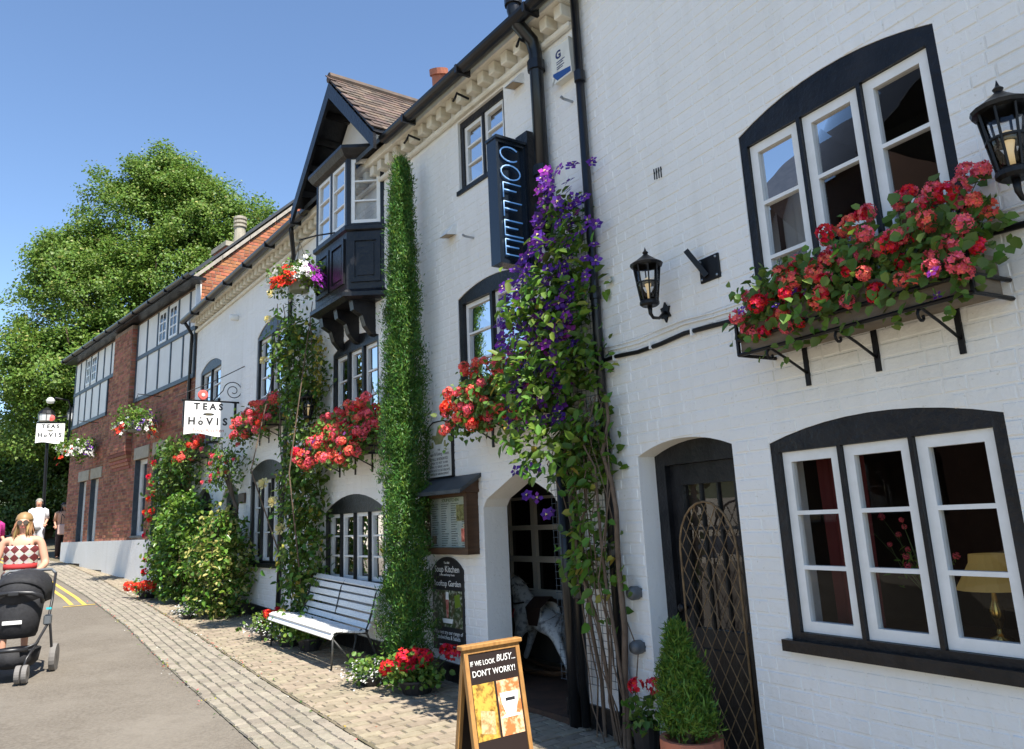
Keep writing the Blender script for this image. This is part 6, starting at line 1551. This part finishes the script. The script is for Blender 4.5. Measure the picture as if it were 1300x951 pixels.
person('man in a white shirt and pale trousers walking down the street', (-14.15, 23.4), rad(28), 1.72, shirt_parts(m_shirt, m_troux), hair=dict(n=160, L=.05), hair_m=m_gryhair)
person('dark haired woman in a peach top with sunglasses behind the man in the white shirt', (-13.62, 23.8), rad(28), 1.60, shirt_parts(mat('peach_top', (0.62, 0.36, 0.24), .8), mat('dark_skirt', (0.05, 0.03, 0.03), .8)), hair=dict(n=260, L=.22), hair_m=m_dkhair, glasses=True)
person('person in a magenta top standing at the cafe parasols', (-10.98, 16.6), rad(60), 1.62, shirt_parts(mat('magenta_top', (0.45, 0.03, 0.22), .8), mat('denim', (0.06, 0.09, 0.17), .8)), hair=dict(n=200, L=.12), hair_m=m_dkhair)
x, y = -13.35, 23.45
t = thing('shoulder_bag', 'pale pink shoulder bag carried by the dark haired woman', 'bag', ID, (x, y, gz(x, y) + .85))
MB().box((x - .20, y - .08, gz(x, y) + .72), (x + .16, y + .06, gz(x, y) + 1.02)).build('bag_body', mat('pale_pink_bag', (0.62, 0.42, 0.36), .7), t, bevel=.03)
MB().tube([(x - .14, y, gz(x, y) + 1.0), (x - .15, y + .03, gz(x, y) + 1.25), (x - .18, y + .1, gz(x, y) + 1.32), (x - .05, y + .03, gz(x, y) + 1.2), (x + .10, y, gz(x, y) + 1.0)], .012, 6).build('strap', m_rein, t)

# ------------------------------------------------------------------ pushchair
x, y = -5.22, 8.45
t = thing('pushchair', 'black pushchair with a hood and a white label at the edge of the road', 'pushchair', Matrix.Translation((x, y, gz(x, y))) @ Matrix.Rotation(rad(20), 4, 'Z'), (0, 0, 0))
m_fab = mat('black_fabric', (0.014, 0.014, 0.016), 0.75, c2=(0.024, 0.024, 0.027), ns=30, bump=.3, bs=120)
m_tyre = mat('grey_tyre', (0.17, 0.16, 0.15), 0.8); m_bfr = mat('black_tube', (0.02, 0.02, 0.022), 0.35)
hood = []
for i in range(9):
    a = rad(-12 + 17 * i)
    for j in range(13):
        b = math.pi * j / 12; w = .245 + .012 * math.sin(b * 12 if i % 2 else 0)
        hood.append((w * math.cos(b), .12 - .36 * math.cos(a) * (.55 + .45 * math.sin(b)), .74 + .31 * math.sin(b) ** .6 * (.35 + .65 * math.sin(max(a, .0) * .62 + .5)) ))
fs = [(i * 13 + j, i * 13 + j + 1, (i + 1) * 13 + j + 1, (i + 1) * 13 + j) for i in range(8) for j in range(12)]
o = MB().add(hood, fs).build('hood', m_fab, t, smooth=True); md = o.modifiers.new('thick', 'SOLIDIFY'); md.thickness = .012
MB().tube([(-.245, -.20, .74), (-.24, -.26, .80), (-.16, -.28, .84), (0, -.29, .855), (.16, -.28, .84), (.24, -.26, .80), (.245, -.20, .74)], .022, 8).build('hood_rim', m_bfr, t, smooth=True)
MB().box((-.05, -.325, .82), (.05, -.285, .86)).build('peak_clip', m_bfr, t, bevel=.008)
seat = []
for (z, yy, w) in ((.40, -.18, .17), (.45, -.24, .20), (.60, -.26, .225), (.74, -.25, .24), (.80, -.23, .235)): seat.append((0, yy + .16, z, w, .16))
mb = MB(); rings(mb, seat, 24); mb.build('seat_shell', m_fab, t, smooth=True)
mb = MB(); rings(mb, [(0, -.06, .72, .235, .19), (0, -.06, .85, .24, .20), (0, -.05, .95, .215, .19), (0, -.04, 1.015, .15, .14), (0, -.03, 1.04, .05, .05)], 24); mb.build('hood_panel', m_fab, t, smooth=True)
MB().add([(-.085, -.2655, .545), (.085, -.2655, .545), (.085, -.2675, .58), (-.085, -.2675, .58), (-.085, -.258, .545), (.085, -.258, .545), (.085, -.258, .58), (-.085, -.258, .58)], [(0, 1, 2, 3), (7, 6, 5, 4), (0, 4, 5, 1), (3, 2, 6, 7)]).build('white_label', m_print_w, t)
for s in (-1, 1):
    MB().tube([(s * .25, .32, 1.0), (s * .27, .12, .72), (s * .27, -.02, .50), (s * .22, -.22, .34), (s * .10, -.30, .30)], .014, 8).build('frame_tube', m_bfr, t, smooth=True)
    MB().tube([(s * .27, .05, .60), (s * .29, .22, .20), (s * .29, .26, .14)], .013, 8).build('frame_tube', m_bfr, t, smooth=True)
    MB().tube([(s * .23, -.18, .36), (s * .17, -.34, .22), (s * .15, -.38, .10)], .013, 8).build('frame_tube', m_bfr, t, smooth=True)
    MB().box((s * .27 - .035, -.06, .50), (s * .27 + .035, .02, .60)).build('hinge', m_grey, t, bevel=.012)
    for wx, wy, r, wd in ((s * .305, .27, .14, .028), (s * .15 - .03, -.39, .085, .022), (s * .15 + .03, -.39, .085, .022)):
        w = MB().lathe([(r * .72, -wd), (r * .97, -wd), (r, -wd * .5), (r, wd * .5), (r * .97, wd), (r * .72, wd)], (wx, wy, r), 22, M=Matrix.Rotation(rad(90), 4, 'Y')).build('wheel', m_tyre, t)
        MB().lathe([(.02, -wd * 1.05), (r * .7, -wd * .8), (r * .7, wd * .8), (.02, wd * 1.05)], (wx, wy, r), 16, M=Matrix.Rotation(rad(90), 4, 'Y')).build('rim', m_bfr, w)
MB().tube([(-.25, .32, 1.0), (-.20, .38, 1.04), (.20, .38, 1.04), (.25, .32, 1.0)], .016, 8).build('handle', m_grey, t, smooth=True)
MB().tube([(-.17, -.33, .30), (-.08, -.40, .315), (.08, -.40, .315), (.17, -.33, .30)], .02, 8).build('foot_bar', m_bfr, t, smooth=True)
mb = MB(); rings(mb, [(0, -.02, .12, .17, .22), (0, -.02, .16, .21, .27), (0, -.02, .28, .23, .29)], 20); mb.build('basket', m_fab, t, smooth=True)
MB().box((.262, -.10, .655), (.31, -.085, .675)).build('tag', mat('turquoise_tag', (0.03, 0.42, 0.48), .5), t)

# ------------------------------------------------------------------ lettering becomes plain mesh
dg = bpy.context.evaluated_depsgraph_get()
for o in [q for q in scene.objects if q.type == 'FONT']:
    me = bpy.data.meshes.new_from_object(o.evaluated_get(dg))
    nm = o.name.split('.')[0]; par = o.parent; ml = o.matrix_local.copy()
    bpy.data.objects.remove(o)
    q = bpy.data.objects.new(nm, me); col.objects.link(q); q.parent = par; q.matrix_local = ml
